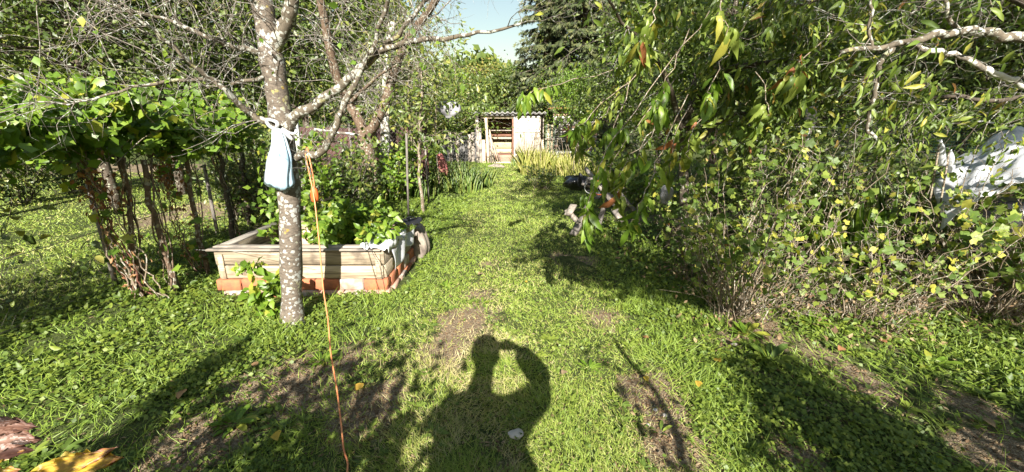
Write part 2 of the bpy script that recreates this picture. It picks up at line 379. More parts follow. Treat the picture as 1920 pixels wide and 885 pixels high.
def unit(a): return a/(np.linalg.norm(a, axis=-1, keepdims=True)+1e-9)
def frames(D, NRM, L, W):
    Y = unit(D); Z = unit(NRM - (NRM*Y).sum(1)[:, None]*Y); X = np.cross(Y, Z)
    return X*W[:, None], Y*L[:, None], Z*L[:, None]
def leafcloud(name, P, D, NRM, L, mat, tpl, parent=None, wr=1.0, tint=None, rng=None, kind='stuff', label=None):
    P = np.asarray(P, float); n = len(P)
    if n == 0: return None
    rng = rng or np.random.RandomState(1)
    L = np.broadcast_to(np.asarray(L, float), (n,)); W = L*wr
    X, Y, Z = frames(np.asarray(D, float), np.asarray(NRM, float), L, W)
    tv, tf = tpl; k = len(tv)
    V = P[:, None, :] + tv[None, :, 0, None]*X[:, None, :] + tv[None, :, 1, None]*Y[:, None, :] + tv[None, :, 2, None]*Z[:, None, :]
    V = V.reshape(-1, 3) - org(parent)
    Fc = (tf[None] + (np.arange(n)*k)[:, None, None]).reshape(-1)
    if tint is None: tint = rng.rand(n)
    me = mesh_np(name, V, Fc, np.full(n*len(tf), 3), mat, False, np.repeat(tint, len(tf)))
    return link(name, me, parent, kind=kind, label=label)
_lm = {}
def leafmesh(tpl_id, tpl, mat, tv, wr):
    key = (tpl_id, mat, tv, wr)
    if key not in _lm:
        v, f = tpl; v = v.copy(); v[:, 0] *= wr
        _lm[key] = mesh_np('leaf', v, f.reshape(-1), np.full(len(f), 3), mat, False, np.full(len(f), tv))
    return _lm[key]
def leafparts(parent, P, D, NRM, L, mat, tpl_id, tpl, rng, wr=1.0, name='leaf', tints=(.1, .3, .5, .7, .85, .97), probs=None):
    P = np.asarray(P, float) - org(parent); n = len(P)
    L = np.broadcast_to(np.asarray(L, float), (n,))
    X, Y, Z = frames(np.asarray(D, float), np.asarray(NRM, float), L, L)
    tc_ = rng.choice(len(tints), n, p=probs)
    for i in range(n):
        o = bpy.data.objects.new(name, leafmesh(tpl_id, tpl, mat, tints[tc_[i]], wr)); COL.objects.link(o)
        o.parent = parent
        M = Matrix(((X[i][0], Y[i][0], Z[i][0], P[i][0]), (X[i][1], Y[i][1], Z[i][1], P[i][1]), (X[i][2], Y[i][2], Z[i][2], P[i][2]), (0, 0, 0, 1)))
        o.matrix_local = M
def split_leaves(parent, P, D, NRM, L, mat, tpl_id, tpl, rng, nparts, wr=1.0, crown='foliage', key=None):
    """the nparts leaves nearest the camera become parts, the rest one stuff part"""
    P = np.asarray(P, float); D = np.asarray(D, float); NRM = np.asarray(NRM, float); L = np.broadcast_to(L, (len(P),))
    d = np.linalg.norm(P - np.array([0, 0, CZ]), axis=1)/L
    vis = (np.abs(P[:, 0]) < 1.35*P[:, 1]) & (P[:, 1] > .5)
    d = np.where(vis, d, d+1000); o = np.argsort(d); a, b_ = o[:nparts], o[nparts:]
    leafparts(parent, P[a], D[a], NRM[a], L[a], mat, tpl_id, tpl, rng, wr)
    leafcloud(crown, P[b_], D[b_], NRM[b_], L[b_], mat, tpl, parent, wr, rng=rng)

def smoothpath(pts, n=None, jit=0, rng=None):
    P = np.asarray(pts, float)
    out = []
    for i in range(len(P)-1):
        p0 = P[max(i-1, 0)]; p1 = P[i]; p2 = P[i+1]; p3 = P[min(i+2, len(P)-1)]
        for t in np.linspace(0, 1, 5)[:-1]:
            out.append(.5*((2*p1)+(-p0+p2)*t+(2*p0-5*p1+4*p2-p3)*t*t+(-p0+3*p1-3*p2+p3)*t**3))
    out.append(P[-1]); out = np.array(out)
    if jit: out[1:-1] += (rng or np.random).normal(0, jit, out[1:-1].shape)
    return out
def limb(mb, pts, r0, r1, k=8, jit=0, rng=None, pw=1.0):
    q = smoothpath(pts, jit=jit, rng=rng); t = np.linspace(0, 1, len(q))**pw
    mb.tube(q, r0+(r1-r0)*t, k); return q
def twigs(mb, path, n, L, r, rng, lvl=1, up=.3, k=4, tips=None, start=.15, spread=1.0, kids=4, grav=0, bias=None):
    """side shoots along a path, recursively; records points along the shoots in tips"""
    path = np.asarray(path)
    r = r*.75
    for i in range(n):
        t = start+(1-start)*rng.rand(); f = t*(len(path)-1); j = min(int(f), len(path)-2)
        p = path[j]+(path[j+1]-path[j])*(f-j)
        ax = unit(path[j+1]-path[j]); d = rng.normal(0, 1, 3); d = unit(d-ax*np.dot(d, ax))
        d = unit(d*spread+ax*.6+np.array([0, 0, up]))
        if bias is not None: d = unit(d+np.asarray(bias))
        l = L*rng.uniform(.4, 1.2); m_ = 5; q = [p]; c = p.copy()
        for s_ in range(m_):
            d = unit(d+rng.normal(0, .27, 3)+np.array([0, 0, -grav])); c = c+d*l/m_; q.append(c.copy())
        q = np.array(q); rr = r*rng.uniform(.7, 1.1)
        mb.tube(q, np.linspace(rr, rr*.35, len(q)), k if lvl > 0 else 3, False)
        if tips is not None: tips.append(q)
        if lvl > 0: twigs(mb, q, kids, L*.55, rr*.55, rng, lvl-1, up, 3, tips, .2, spread, kids, grav, bias)

def leaf_along(tips, per, rng, jit=.03, hang=0, upn=.8, out=1.0):
    P = []; D = []
    for q in tips:
        n = rng.poisson(per*rng.choice([.1, .7, 1.3, 1.9]))
        for _ in range(n):
            f = rng.uniform(.15, 1)*(len(q)-1); j = min(int(f), len(q)-2)
            p = q[j]+(q[j+1]-q[j])*(f-j)
            ax = q[j+1]-q[j]; ax = ax/(np.linalg.norm(ax)+1e-9)
            d = ax*.6+rng.normal(0, .7, 3)*out; d[2] -= hang
            P.append(p+rng.normal(0, jit, 3)); D.append(d)
    P = np.array(P).reshape(-1, 3); D = unit(np.array(D).reshape(-1, 3))
    Nn = rng.normal(0, .5, P.shape)+np.array([0, -.7, upn*.8])
    return P, D, Nn

def crowntree(name, label, cat, base, H, tr, blobs, ncl, per, ls, mat, tpl, bark, seed, group=None, sig=.22, hang=.2, wr=1.0, trunkpts=None, tintbias=0, crown='crown'):
    """tapered trunk, limbs reaching every clump of leaves, clumps gathered in uneven ellipsoids"""
    rng = np.random.RandomState(seed)
    base = np.asarray(base, float); root = thing(name, label, cat, base, group)
    tb = MB(); pts = trunkpts or [base-(0, 0, .1), base+(rng.uniform(-.1, .1), rng.uniform(-.1, .1), H*.3), base+(rng.uniform(-.25, .25), rng.uniform(-.25, .25), H*.6), base+(rng.uniform(-.3, .3), 0, H*.92)]
    tq = limb(tb, pts, tr, tr*.2, 7, tr*.1, rng); tb.build('trunk', bark, root, True)
    C = []
    for (c, r) in blobs:
        c = np.asarray(c, float); r = np.asarray(r, float); m_ = max(1, int(ncl*np.prod(r)**(2/3)/sum(np.prod(np.asarray(b_[1], float))**(2/3) for b_ in blobs)))
        d = unit(rng.normal(0, 1, (m_, 3))); rad = rng.uniform(.35, 1.05, (m_, 1))**.6
        C.append(c+d*rad*r)
    C = np.concatenate(C)
    lb = MB()
    for c in C:
        j = np.argmin(np.linalg.norm(tq-c, axis=1)+np.where(tq[:, 2] > c[2]-.1, 3, 0)); j = max(2, j)
        a = tq[j]; mid = a*.45+c*.55+rng.normal(0, .12, 3)+np.array([0, 0, .05]); q = np.array([a, a*.75+c*.25+rng.normal(0, .06, 3), mid, c])
        lb.tube(q, np.array([.22, .16, .1, .04])*tr*rng.uniform(.5, 1.1), 4, False)
    lb.build('limbs', bark, root, True, kind='stuff')
    n = rng.poisson(per, len(C)); idx = np.repeat(np.arange(len(C)), n)
    sg = rng.uniform(.6, 1.4, len(C))*sig
    P = C[idx]+rng.normal(0, 1, (len(idx), 3))*sg[idx][:, None]*np.array([1, 1, .75])
    D = rng.normal(0, 1, P.shape); D[:, 2] -= hang*2
    Nn = rng.normal(0, .7, P.shape)+np.array([0, -.6, .65])
    tint = np.clip(rng.rand(len(P))*.7+rng.rand(len(C))[idx]*.35-.05+tintbias, 0, 1)
    leafcloud(crown, P, D, Nn, ls*rng.uniform(.7, 1.25, len(P)), mat, tpl, root, wr, tint)
    return root

# ================================================================== GROUND
BARE = [(870, 600, 55, .34, .66), (845, 655, 50, .32, .66), (890, 560, 50, .25, .55), (925, 500, 40, .22, .5), (600, 700, 110, .42, .8), (470, 745, 90, .28, .75), (700, 770, 90, .32, .65),
        (370, 830, 60, .25, .75), (1225, 745, 60, .25, .85), (1270, 820, 60, .25, .85), (1130, 600, 60, .25, .6), (1080, 490, 50, .35, .8), (1370, 640, 50, .25, .7),
        (1450, 700, 60, .2, .6), (1560, 700, 80, .25, .7), (1650, 740, 80, .2, .6), (1850, 780, 80, .25, .6), (1500, 870, 60, .2, .6), (1900, 870, 60, .3, .6),
        (1400, 600, 60, .4, .9), (1600, 600, 60, .4, .9), (1850, 575, 60, .4, .85), (1200, 400, 60, 1.2, .8), (1400, 400, 60, 1.6, .9), (1600, 400, 60, 1.6, .9), (380, 400, 60, 1.3, .8),
        (560, 420, 60, .9, .9), (60, 320, 60, 2.6, .8), (300, 315, 60, 2.6, .8), (1820, 450, 60, 1.2, .9), (930, 880, 60, .25, .4)]
_BG = []
for (px, py, _, r, s_) in BARE:
    d = ray(px, py); t = CZ/-d[2]; _BG.append((d[0]*t, d[1]*t, r*(1 if py > 450 else 1.0), s_))
def bare(x, y):
    b_ = np.zeros_like(x, dtype=float)
    for (bx, by, r, s_) in _BG:
        q = np.hypot(x-bx, (y-by)*.8)/r
        b_ = np.maximum(b_, s_*.95*np.clip(1.35-q, 0, 1)**1.3)
    b_ = b_*(.55+.9*vnoise(x, y, .30, 6)) + (vnoise(x, y, .35, 16)-.5)*.35 + (vnoise(x, y, .11, 7)-.5)*.45
    right = np.clip((x-.75)/.5, 0, 1)*np.clip((5-y)/2, 0, 1)*.10
    left = np.clip((-.3-x)/.4, 0, 1)*np.clip((3.0-y)/.6, 0, 1)*.12
    return np.clip(b_+right+left, 0, 1)
gx = np.concatenate([-np.geomspace(14, 260, 14)[::-1], np.linspace(-12, 12, 241), np.geomspace(14, 260, 14)])
gy = np.concatenate([-np.geomspace(9, 200, 10)[::-1], np.linspace(-6, 20, 261), np.geomspace(22, 300, 14)])
X, Y = np.meshgrid(gx, gy); nx, ny = len(gx), len(gy)
V = np.stack([X.ravel(), Y.ravel(), hgt(X.ravel(), Y.ravel())], 1)
ii = np.arange((ny-1)*(nx-1)); r_ = ii//(nx-1); c_ = ii % (nx-1); a_ = r_*nx+c_
me = mesh_np('ground', V, np.stack([a_, a_+1, a_+nx+1, a_+nx], 1).ravel(), np.full(len(a_), 4), 'ground_soil', True)
at2 = me.attributes.new('bare', 'FLOAT', 'POINT'); at2.data.foreach_set('value', bare(V[:, 0], V[:, 1]).astype(np.float32))
link('ground', me, kind='structure')

rg = np.random.RandomState(11)
def polar(n, r0, r1, p, half=66):
    """points all round the standing place, thinning with distance"""
    u = rg.rand(n); e = 2-p
    r = (r0**e + u*(r1**e-r0**e))**(1/e) if abs(e) > 1e-6 else r0*(r1/r0)**u
    a = np.radians(rg.uniform(-half, half, n))
    return r*np.sin(a), r*np.cos(a), r
def in_bed(x, y): return (x > -2.95) & (x < -1.1) & (y > 3.55) & (y < 4.8)
def lawn_w(x, y):      # mown lawn in the middle and the meadow to the left, 0..1
    c = .35+.045*y*0
    mid = np.clip((1.2+y*.02-np.abs(x-(-.05+.02*y)))/.45, 0, 1)
    mead = np.clip((-3.9-x)/.5, 0, 1)
    return np.maximum(mid, mead)
# grass blades
x, y, r = polar(430000, 1.15, 19, 1.75)
bz = bare(x, y); lw = lawn_w(x, y)
clump = vnoise(x, y, .22, 9)*.6+vnoise(x, y, .07, 10)*.4
keep = (rg.rand(len(x)) < np.clip((.34+.85*lw)*np.maximum(1-bz*1.15, .10)*(.35+1.3*clump), 0, 1)) & ~in_bed(x, y) & (y > .3)
keep &= ~((x > 1.9) & (y > 3.6) & (rg.rand(len(x)) < .6))
x, y, r, lw, clump, bz = [q[keep] for q in (x, y, r, lw, clump, bz)]
n = len(x); P = np.stack([x, y, hgt(x, y)-.004], 1)
L = (.028+.034*clump+.025*(rg.rand(n) < .12))*(1+.5*(1-lw))*(1-.25*lw)*rg.uniform(.5, 1.4, n)*(1+.03*r)*(.6+.9*vnoise(x, y, .4, 25))
W = .0034*(np.maximum(r, 1.6)/2.2)**.9/L
lean = rg.normal(0, .75, (n, 3)); lean[:, 2] = rg.uniform(.35, 1.2, n)
dirx = vnoise(x, y, .5, 12)*6.28*2; lean[:, 0] += .5*np.cos(dirx); lean[:, 1] += .5*np.sin(dirx)
nr = rg.normal(0, .5, (n, 3))+np.array([0, -.6, .6])
tint = np.clip(.15+.35*np.exp(-((x+.20)/.35)**2)*np.clip((4.5-y)/2, 0, 1)*(vnoise(x, y, .3, 30) > .4)+.45*lw*rg.rand(n)+.25*vnoise(x, y, .8, 14)+.35*rg.rand(n)-.1*(1-lw)+.25*(bz > .35)*rg.rand(n), 0, 1)
near = r < 4.5
leafcloud('grass', P[near], lean[near], nr[near], L[near], 'lawn_blade', T_BLADE, None, W[near][:, None].ravel(), tint[near], rg)
leafcloud('grass', P[~near], lean[~near], nr[~near], L[~near], 'lawn_blade', T_BLADE2, None, W[~near], tint[~near], rg)
for o in [o for o in COL.objects if o.name.startswith('grass')]:
    tag(o, 'short mown grass of the near garden' if o.name == 'grass' else 'farther grass running back to the shed and meadow', 'grass')
# clover and small broad-leaved weeds
x, y, r = polar(150000, 1.15, 9, 1.7)
bz = bare(x, y); lw = lawn_w(x, y); pa = vnoise(x, y, .45, 20)
keep = (rg.rand(len(x)) < np.clip((1.15-1.08*lw)*np.maximum(1-bz*1.2, .10)*np.clip(pa*2.2-.35, 0.05, 1), 0, 1)) & ~in_bed(x, y) & (y > .3)
x, y, r, pa = [q[keep] for q in (x, y, r, pa)]; n = len(x)
P = np.stack([x, y, hgt(x, y)+rg.uniform(.004, .055, n)*(.25+1.3*pa*vnoise(x, y, .13, 22))*1.3], 1)
D = rg.normal(0, 1, (n, 3)); D[:, 2] *= .25
leafcloud('clover', P, D, rg.normal(0, .5, (n, 3))+np.array([0, -.35, 1]), (.016+.014*rg.rand(n))*(np.maximum(r, 2)/2.5)**.6, 'clover', T_OV4, None, 1.5, np.clip(rg.rand(n)*.8+pa*.3, 0, 1), rg)
tag(COL.objects['clover'], 'low clover and round leaved ground cover between the grass', 'ground cover')
# thatch and dead bits on the bare soil
x, y, r = polar(52000, 1.15, 7, 1.7); bz = bare(x, y)
keep = (rg.rand(len(x)) < .10+bz*.9) & ~in_bed(x, y) & (y > .3); x, y, r = [q[keep] for q in (x, y, r)]; n = len(x)
D = rg.normal(0, 1, (n, 3)); D[:, 2] *= .2
leafcloud('dead_thatch', np.stack([x, y, hgt(x, y)+.006], 1), D, rg.normal(0, .3, (n, 3))+np.array([0, 0, 1]), rg.uniform(.012, .04, n), 'litter', T_DIA, None, rg.uniform(.15, .8, n), None, rg)
tag(COL.objects['dead_thatch'], 'dry stalks, crumbs and thatch lying on the bare patches of soil', 'litter')

T_OCT = T_([(1, 0, 0), (-1, 0, 0), (0, 1, 0), (0, -1, 0), (0, 0, .8), (0, 0, -.8)], [(0, 2, 4), (2, 1, 4), (1, 3, 4), (3, 0, 4), (2, 0, 5), (1, 2, 5), (3, 1, 5), (0, 3, 5)])
x, y, r = polar(60000, 1.15, 6, 1.8); keep = (rg.rand(len(x)) < (bare(x, y)-.3)*1.6) & ~in_bed(x, y) & (y > .3); x, y = x[keep], y[keep]; n = len(x)
o = leafcloud('soil_crumbs', np.stack([x, y, hgt(x, y)+.002], 1), rg.normal(0, 1, (n, 3)), rg.normal(0, 1, (n, 3)), .003+.009*rg.rand(n)**3, 'litter', T_OCT, None, rg.uniform(.6, 1.2, n), rg.rand(n)*.7, rg); tag(o, 'crumbs and small clods of dry earth on the bare patches', 'soil')
def weed(px, py, kind, seed, label, group=None, n=14, L=.09, cat='weed', zs=0, mat='bright_leaf'):
    rng = np.random.RandomState(seed); g = gnd(px, py); root = thing(kind, label, cat, g, group)
    a = np.arange(n)*2.4+rng.uniform(0, 1); el = rng.uniform(.25, 1.0, n)
    D = np.stack([np.cos(a), np.sin(a), el], 1); P = g+np.stack([np.cos(a)*.01, np.sin(a)*.01, rng.uniform(0, zs, n)], 1)
    leafparts(root, P, D, D*np.array([-.6, -.6, 0])+np.array([0, 0, 1]), L*rng.uniform(.7, 1.2, n), mat, 'rosette', T_ROS, rng)
T_ROS = strip([(0, 0), (.3, .09), (.6, .15), (.85, .1), (1, 0)], .3, .35, 1)
weed(605, 682, 'weed_rosette', 1, 'bright green weed rosette at the upper edge of the bare shaded soil', n=16, L=.10)
weed(1690, 605, 'weed_rosette', 2, 'bright rosette of smooth leaves below the middle currant bush', n=14, L=.12)
weed(1398, 632, 'weed_rosette', 3, 'upright green rosette just in front of the big currant bush', n=12, L=.15)
weed(1440, 680, 'weed_rosette', 4, 'long leaved dark rosette on the shaded soil right of centre', n=18, L=.17, mat='clover')
weed(1238, 812, 'weed_rosette', 5, 'small four leaved seedling in the bare soil at lower right centre', n=5, L=.06, mat='clover')
weed(1105, 690, 'weed_rosette', 6, 'light green rosette right of the photographer\'s shadow head', n=12, L=.08)
weed(1520, 612, 'weed_rosette', 7, 'clump of round upright leaves between two currant bushes', n=16, L=.14)
weed(690, 815, 'weed_rosette', 8, 'small blue green rosette left of the lower cord end', n=9, L=.07, mat='clover')
weed(440, 800, 'weed_rosette', 9, 'pale green feathery rosette in the shade at lower left', n=15, L=.12)
weed(905, 572, 'weed_rosette', 10, 'low rosette beside the worn strip in the middle of the path', n=12, L=.08)
weed(835, 540, 'weed_rosette', 11, 'flat weed rosette left of the worn strip on the lawn', n=12, L=.08)
weed(1345, 560, 'weed_rosette', 12, 'weed clump tucked under the left side of the big currant bush', n=14, L=.12)
weed(1745, 690, 'weed_rosette', 13, 'dock seedling on the shaded earth at right', n=10, L=.12)
rng = np.random.RandomState(77)
for (px, py, m_, lab, s_) in [(668, 745, 'autumn_leaf', 'yellow green fallen leaf just right of the orange cord', .075), (520, 822, 'autumn_leaf', 'yellow fallen leaf in the shade at lower left', .07),
        (1207, 717, 'autumn_leaf', 'small yellow leaf on the bare soil strip at right', .05), (1308, 726, 'autumn_leaf', 'orange yellow leaf on grass right of the soil strip', .06),
        (1350, 690, 'autumn_leaf', 'reddish orange fallen leaf beside the dark rosette', .07), (1060, 700, 'litter', 'pale tan leaf standing in grass right of the shadow', .06),
        (1836, 800, 'litter', 'pale brown leaf lying in the grass at lower right', .07), (905, 523, 'litter', 'pale dry leaf on the lawn path', .07), (1578, 663, 'dry_leaf', 'red brown leaf in front of the middle currant bush', .07),
        (350, 748, 'dry_leaf', 'dark red leaf on soil at lower left', .08), (1215, 642, 'dry_leaf', 'small brown leaf in the grass right of centre', .05), (985, 536, 'autumn_leaf', 'tiny yellow leaf in the middle of the lawn', .04),
        (480, 705, 'dry_leaf', 'brown leaf lying above the shaded soil at left', .06), (1660, 655, 'dry_leaf', 'tan leaf on earth under the middle currant bush', .07)]:
    g = gnd(px, py); d = rng.normal(0, 1, 3); d[2] = .15
    X_, Y_, Z_ = frames(np.array([d]), np.array([[0, -.4, 1.]]), np.array([s_]), np.array([s_*1.2]))
    v = T_OV[0]; V = v[:, 0, None]*X_+v[:, 1, None]*Y_+v[:, 2, None]*Z_
    me = mesh_np('fallen_leaf', V, T_OV[1].reshape(-1), np.full(len(T_OV[1]), 3), m_, False, np.full(len(T_OV[1]), rng.uniform(.4, .9)))
    o = link('fallen_leaf', me); o.location = g+np.array([0, 0, .035]); tag(o, lab, 'leaf')
def rock(name, c, s_, mat, seed, label, cat, nz=.25, sub=3, parent=None):
    rng = np.random.RandomState(seed); bm = bmesh.new(); bmesh.ops.create_icosphere(bm, subdivisions=sub, radius=1)
    ph = rng.uniform(0, 6, 9)
    for v in bm.verts:
        k = 1+nz*(math.sin(v.co.x*2.3+ph[0])*math.sin(v.co.y*2.7+ph[1])+.5*math.sin(v.co.z*5+ph[2]+v.co.x*4)+.3*math.sin(v.co.y*9+ph[3]))
        v.co = Vector((v.co.x*s_[0]*k, v.co.y*s_[1]*k, v.co.z*s_[2]*k))
    me = bpy.data.meshes.new(name); bm.to_mesh(me); bm.free(); me.materials.append(MATS[mat])
    o = link(name, me, parent); o.location = c
    if label: tag(o, label, cat)
    return o
for (px, py, s_, lab) in [(968, 816, .032, 'pale flat stone inside the shadow of the photographer'), (1228, 772, .012, 'tiny white pebble on the bare soil strip'), (1246, 783, .013, 'small cream pebble at the right edge of the bare soil strip'), (1215, 800, .010, 'little stone near the seedling on bare soil'), (1375, 650, .02, 'brown stone near the foot of the big currant bush')]:
    g = gnd(px, py); rock('pebble', g+np.array([0, 0, s_*.4]), (s_*1.3, s_, s_*.6), 'pebble', int(px), lab, 'stone', .2, 2)
rock('earth_mound', gnd(1075, 500)+np.array([0, 0, -.02]), (.24, .30, .05), 'ground_soil', 4, 'small grey brown molehill at the right edge of the lawn', 'mound', .25, 4)
rock('field_stone', at(930, 316, 15.4), (.34, .25, .17), 'stone', 9, 'squarish pale stone on the lawn before the shed doorway', 'stone', .18, 3)

# ================================================================== SHED at the end of the lawn
YS = 17.0
def W(px, py, Y=YS): return at(px, py, Y)
def wx(px, Y=YS): return at(px, 280, Y)[0]
def wz(py, Y=YS): return at(960, py, Y)[2]
zg = -.02
shed = thing('garden_shed', 'open timber shed with corrugated roof and pale reed door at the lawn end', 'shed', (wx(955), YS, 0))
x0, x1, xd, xr = wx(893), wx(1020), wx(963), wx(1013); ztop = wz(214)
def slab(name, xa, xb, za, zb, y, th, mat, parent, bevel=.004, **kw):
    mb = MB(); mb.box(((xa+xb)/2, y, (za+zb)/2), (xb-xa, th, zb-za)); return mb.build(name, mat, parent, bevel=bevel, **kw)
# back wall of horizontal boards seen through the opening, in their several colours
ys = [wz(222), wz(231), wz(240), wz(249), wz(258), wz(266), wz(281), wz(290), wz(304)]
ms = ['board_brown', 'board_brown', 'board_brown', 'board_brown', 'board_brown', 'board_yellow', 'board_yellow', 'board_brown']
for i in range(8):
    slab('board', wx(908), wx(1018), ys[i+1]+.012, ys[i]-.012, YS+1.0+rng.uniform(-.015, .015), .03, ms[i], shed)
slab('shelf', wx(920), wx(962), wz(262), wz(258.5), YS+.85, .25, 'board_pale', shed)
slab('shelf', wx(920), wx(962), wz(246), wz(244), YS+.85, .25, 'board_grey', shed)
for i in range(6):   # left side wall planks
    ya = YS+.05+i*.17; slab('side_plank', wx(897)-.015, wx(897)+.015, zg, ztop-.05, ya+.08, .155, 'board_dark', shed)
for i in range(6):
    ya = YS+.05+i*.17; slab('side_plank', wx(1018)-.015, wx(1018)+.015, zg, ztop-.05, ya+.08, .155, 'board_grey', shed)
mb = MB(); mb.tube(smoothpath([(wx(916), YS-.05, zg), (wx(914), YS-.05, wz(262)), (wx(912), YS-.05, wz(221))]), .065, 8); mb.build('post', 'board_pale', shed, True)
slab('lintel', wx(903), xd, wz(222), wz(217), YS-.03, .09, 'board_pale', shed)
slab('sill', wx(918), xd, zg, wz(303), YS-.02, .14, 'board_pale', shed)
slab('door_jamb', xd-.06, xd-.005, zg, wz(218), YS-.01, .06, 'board_brown', shed)
# door of upright reeds in a frame
door = MB().box(((xd+xr)/2, YS-.02, (zg+wz(217))/2), (xr-xd-.02, .03, wz(217)-zg-.08)).build('door', 'board_pale', shed, bevel=.004)
k = 30; dx = (xr-xd-.06)/k
for i in range(k):
    m_ = MB(); xx = xd+.03+dx*(i+.5); m_.tube([(xx, YS-.05, wz(298)+rng.uniform(-.01, .02)), (xx+rng.uniform(-.006, .006), YS-.05, wz(218)+rng.uniform(-.03, .0))], dx*.5, 6); m_.build('reed', 'reed', door, True)
for zz in (wz(219), wz(246), wz(290)):
    slab('batten', xd+.01, xr-.01, zz-.03, zz+.03, YS-.085, .03, 'white_paint' if zz > 1 else 'board_pale', door)
slab('batten', xd+.01, xd+.06, zg+.05, wz(219), YS-.105, .03, 'white_paint', door)
slab('batten', xr-.05, xr, zg+.05, wz(219), YS-.105, .03, 'board_grey', door)
# corrugated roof
n = 90; xs_ = np.linspace(x0-.12, x1+.05, n); V = []; 
for yy, zz in ((YS-.35, wz(212)), (YS+1.4, wz(212)-.22)):
    for dz in (0, .02): V += [(xx, yy, zz+.035*math.sin((xx-x0)*2*PI/.21)+dz) for xx in xs_]
Fc = []
for i in range(n-1): Fc += [(i, i+1, 2*n+i+1, 2*n+i), (n+i, 3*n+i, 3*n+i+1, n+i+1), (i, n+i, n+i+1, i+1), (2*n+i, 2*n+i+1, 3*n+i+1, 3*n+i)]
mb = MB(); mb.add(V, Fc); mb.build('roof', 'roof_sheet', shed, True)
slab('fascia', x0-.08, xd+.1, wz(217), wz(213.5), YS-.2, .03, 'board_dark', shed)
for i, (pa, pb) in enumerate([((921, 303), (917, 248)), ((925, 304), (918, 243)), ((929, 303), (920, 252)), ((934, 303), (922, 262)), ((939, 303), (924, 268))]):
    mb = MB(); mb.beam(W(pa[0], pa[1], YS-.25+.03*i), W(pb[0], pb[1], YS+.02), .05, .02); o = mb.build('leaning_lath', 'board_pale' if i % 2 else 'board_grey', None)
    tag(o, ['short lath', 'tallest lath', 'second lath', 'thin slanting lath', 'rightmost and most slanted lath'][i]+' leaning inside the open shed doorway', 'lath', 'laths leaning in the shed doorway')
# basket in the doorway
b = thing('wicker_basket', 'reddish brown wicker basket on the shed floor behind the sill', 'basket', W(948, 303, YS+.45))
mb = MB(); c = W(948, 303, YS+.45)
for i in range(6): a = np.linspace(0, 2*PI, 25); rr = .26+.012*i; mb.tube(np.stack([c[0]+rr*np.cos(a), c[1]+rr*.7*np.sin(a), np.full(25, .03+i*.045)], 1), .024, 5)
mb.build('weave', 'brick_pale', b, True)
# boards left of the post, dark wing wall, right hand column and white wall
for i, (pa, pb, ptop, m_) in enumerate([(893, 899, 215, 'board_grey'), (899, 904, 240, 'board_grey'), (904, 911, 262, 'board_pale')]):
    slab('plank', wx(pa), wx(pb)-.015, zg, wz(ptop), YS-.06-.02*i, .03, m_, shed)
wing = thing('plank_fence', 'dark weathered fence of upright boards left of the shed', 'fence', (wx(868), YS+.3, 0))
xx = wx(822)
while xx < wx(894):
    ww = rng.uniform(.10, .15); slab('board', xx, xx+ww-.01, zg-.05, wz(253)+rng.uniform(-.10, .16)+(.5 if xx > wx(886) else 0), YS+.3+rng.uniform(-.02, .02), .025, 'board_dark' if rng.rand() < .75 else 'board_grey', wing); xx += ww
gb = thing('board_screen', 'narrow grey green screen of upright boards right of the reed door', 'screen', (wx(1029), YS-.2, 0))
for i in range(5): slab('board', wx(1021.5+3.4*i), wx(1024.7+3.4*i), zg, wz(234)+rng.uniform(-.04, .04), YS-.2+rng.uniform(-.015, .015), .03, 'board_yellow' if i % 2 else 'green_board', gb)
slab('rail', wx(1021), wx(1038), wz(262), wz(259), YS-.26, .04, 'board_grey', gb)
mb = MB().tube([W(1018, 305, YS-.4), W(1017, 262, YS-.4)], .055, 8); o = mb.build('fence_post', 'board_pale', None, True); tag(o, 'short rounded pale post right of the reed door', 'post')
hut = thing('white_hut', 'low whitewashed brick hut half hidden behind the peach leaves right of the shed', 'hut', (wx(1080), YS+.8, 0))
ha, hb, hz = wx(1039), wx(1125), wz(205)
bw, bh = .27, .10; nb = 0
ny_ = int(hz/bh)
for j in range(ny_):
    xx = ha-(bw/2 if j % 2 else 0)
    while xx < hb:
        xa, xb = max(xx, ha), min(xx+bw, hb)
        if xb-xa > .04: slab('brick', xa+.006, xb-.006, j*bh+.006, (j+1)*bh-.006, YS+.8+rng.uniform(-.006, .006), .12, ('plaster' if rng.rand() < .72 else 'brick_pale'), hut, bevel=0); nb += 1
        xx += bw
slab('wall', ha+.01, hb-.01, 0, hz, YS+.90, .12, 'plaster', hut)
mb = MB(); mb.box(((ha+hb)/2, YS+1.2, hz+.06), (hb-ha+.4, 1.6, .05)); mb.build('roof', 'brick_orange', hut)
for i, (pa, pb, w_) in enumerate([((1062, 288), (1066, 236), .30), ((1088, 290), (1093, 240), .26), ((1073, 290), (1080, 246), .18), ((1106, 292), (1103, 262), .2)]):
    mb = MB(); mb.beam(W(*pa, YS+.25), W(*pb, YS+.62), .03, w_, PI/2*0); o = mb.build('orange_board', 'board_orange', None, bevel=.003)
    tag(o, ['wide orange board standing left against the white hut', 'orange yellow board at the right part of the white hut', 'middle orange board between two wider ones at the hut', 'short orange board at the far right of the hut'][i], 'board', 'orange boards leaning on the hut')
for i, (pa, pb) in enumerate([((1096, 296), (1070, 240)), ((1066, 290), (1100, 270))]):
    mb = MB().tube([W(*pa, YS-.1), W(*pb, YS+.1)], .035, 6); o = mb.build('wooden_pole', 'post_grey', None, True); tag(o, ['steep grey pole leaning on the orange boards', 'nearly level grey pole lying across the orange boards'][i], 'pole')
wt = thing('white_bench', 'long white painted board bench in front of the hut', 'bench', W(1070, 300, YS-.6))
slab('seat', wx(1042, 16.4), wx(1108, 16.4), wz(287, 16.4), wz(283.5, 16.4), 16.4, .3, 'white_paint', wt)
for px in (1045, 1076, 1105): slab('leg', wx(px, 16.4)-.05, wx(px, 16.4)+.05, -.03, wz(287.3, 16.4), 16.4, .25, 'white_paint', wt)

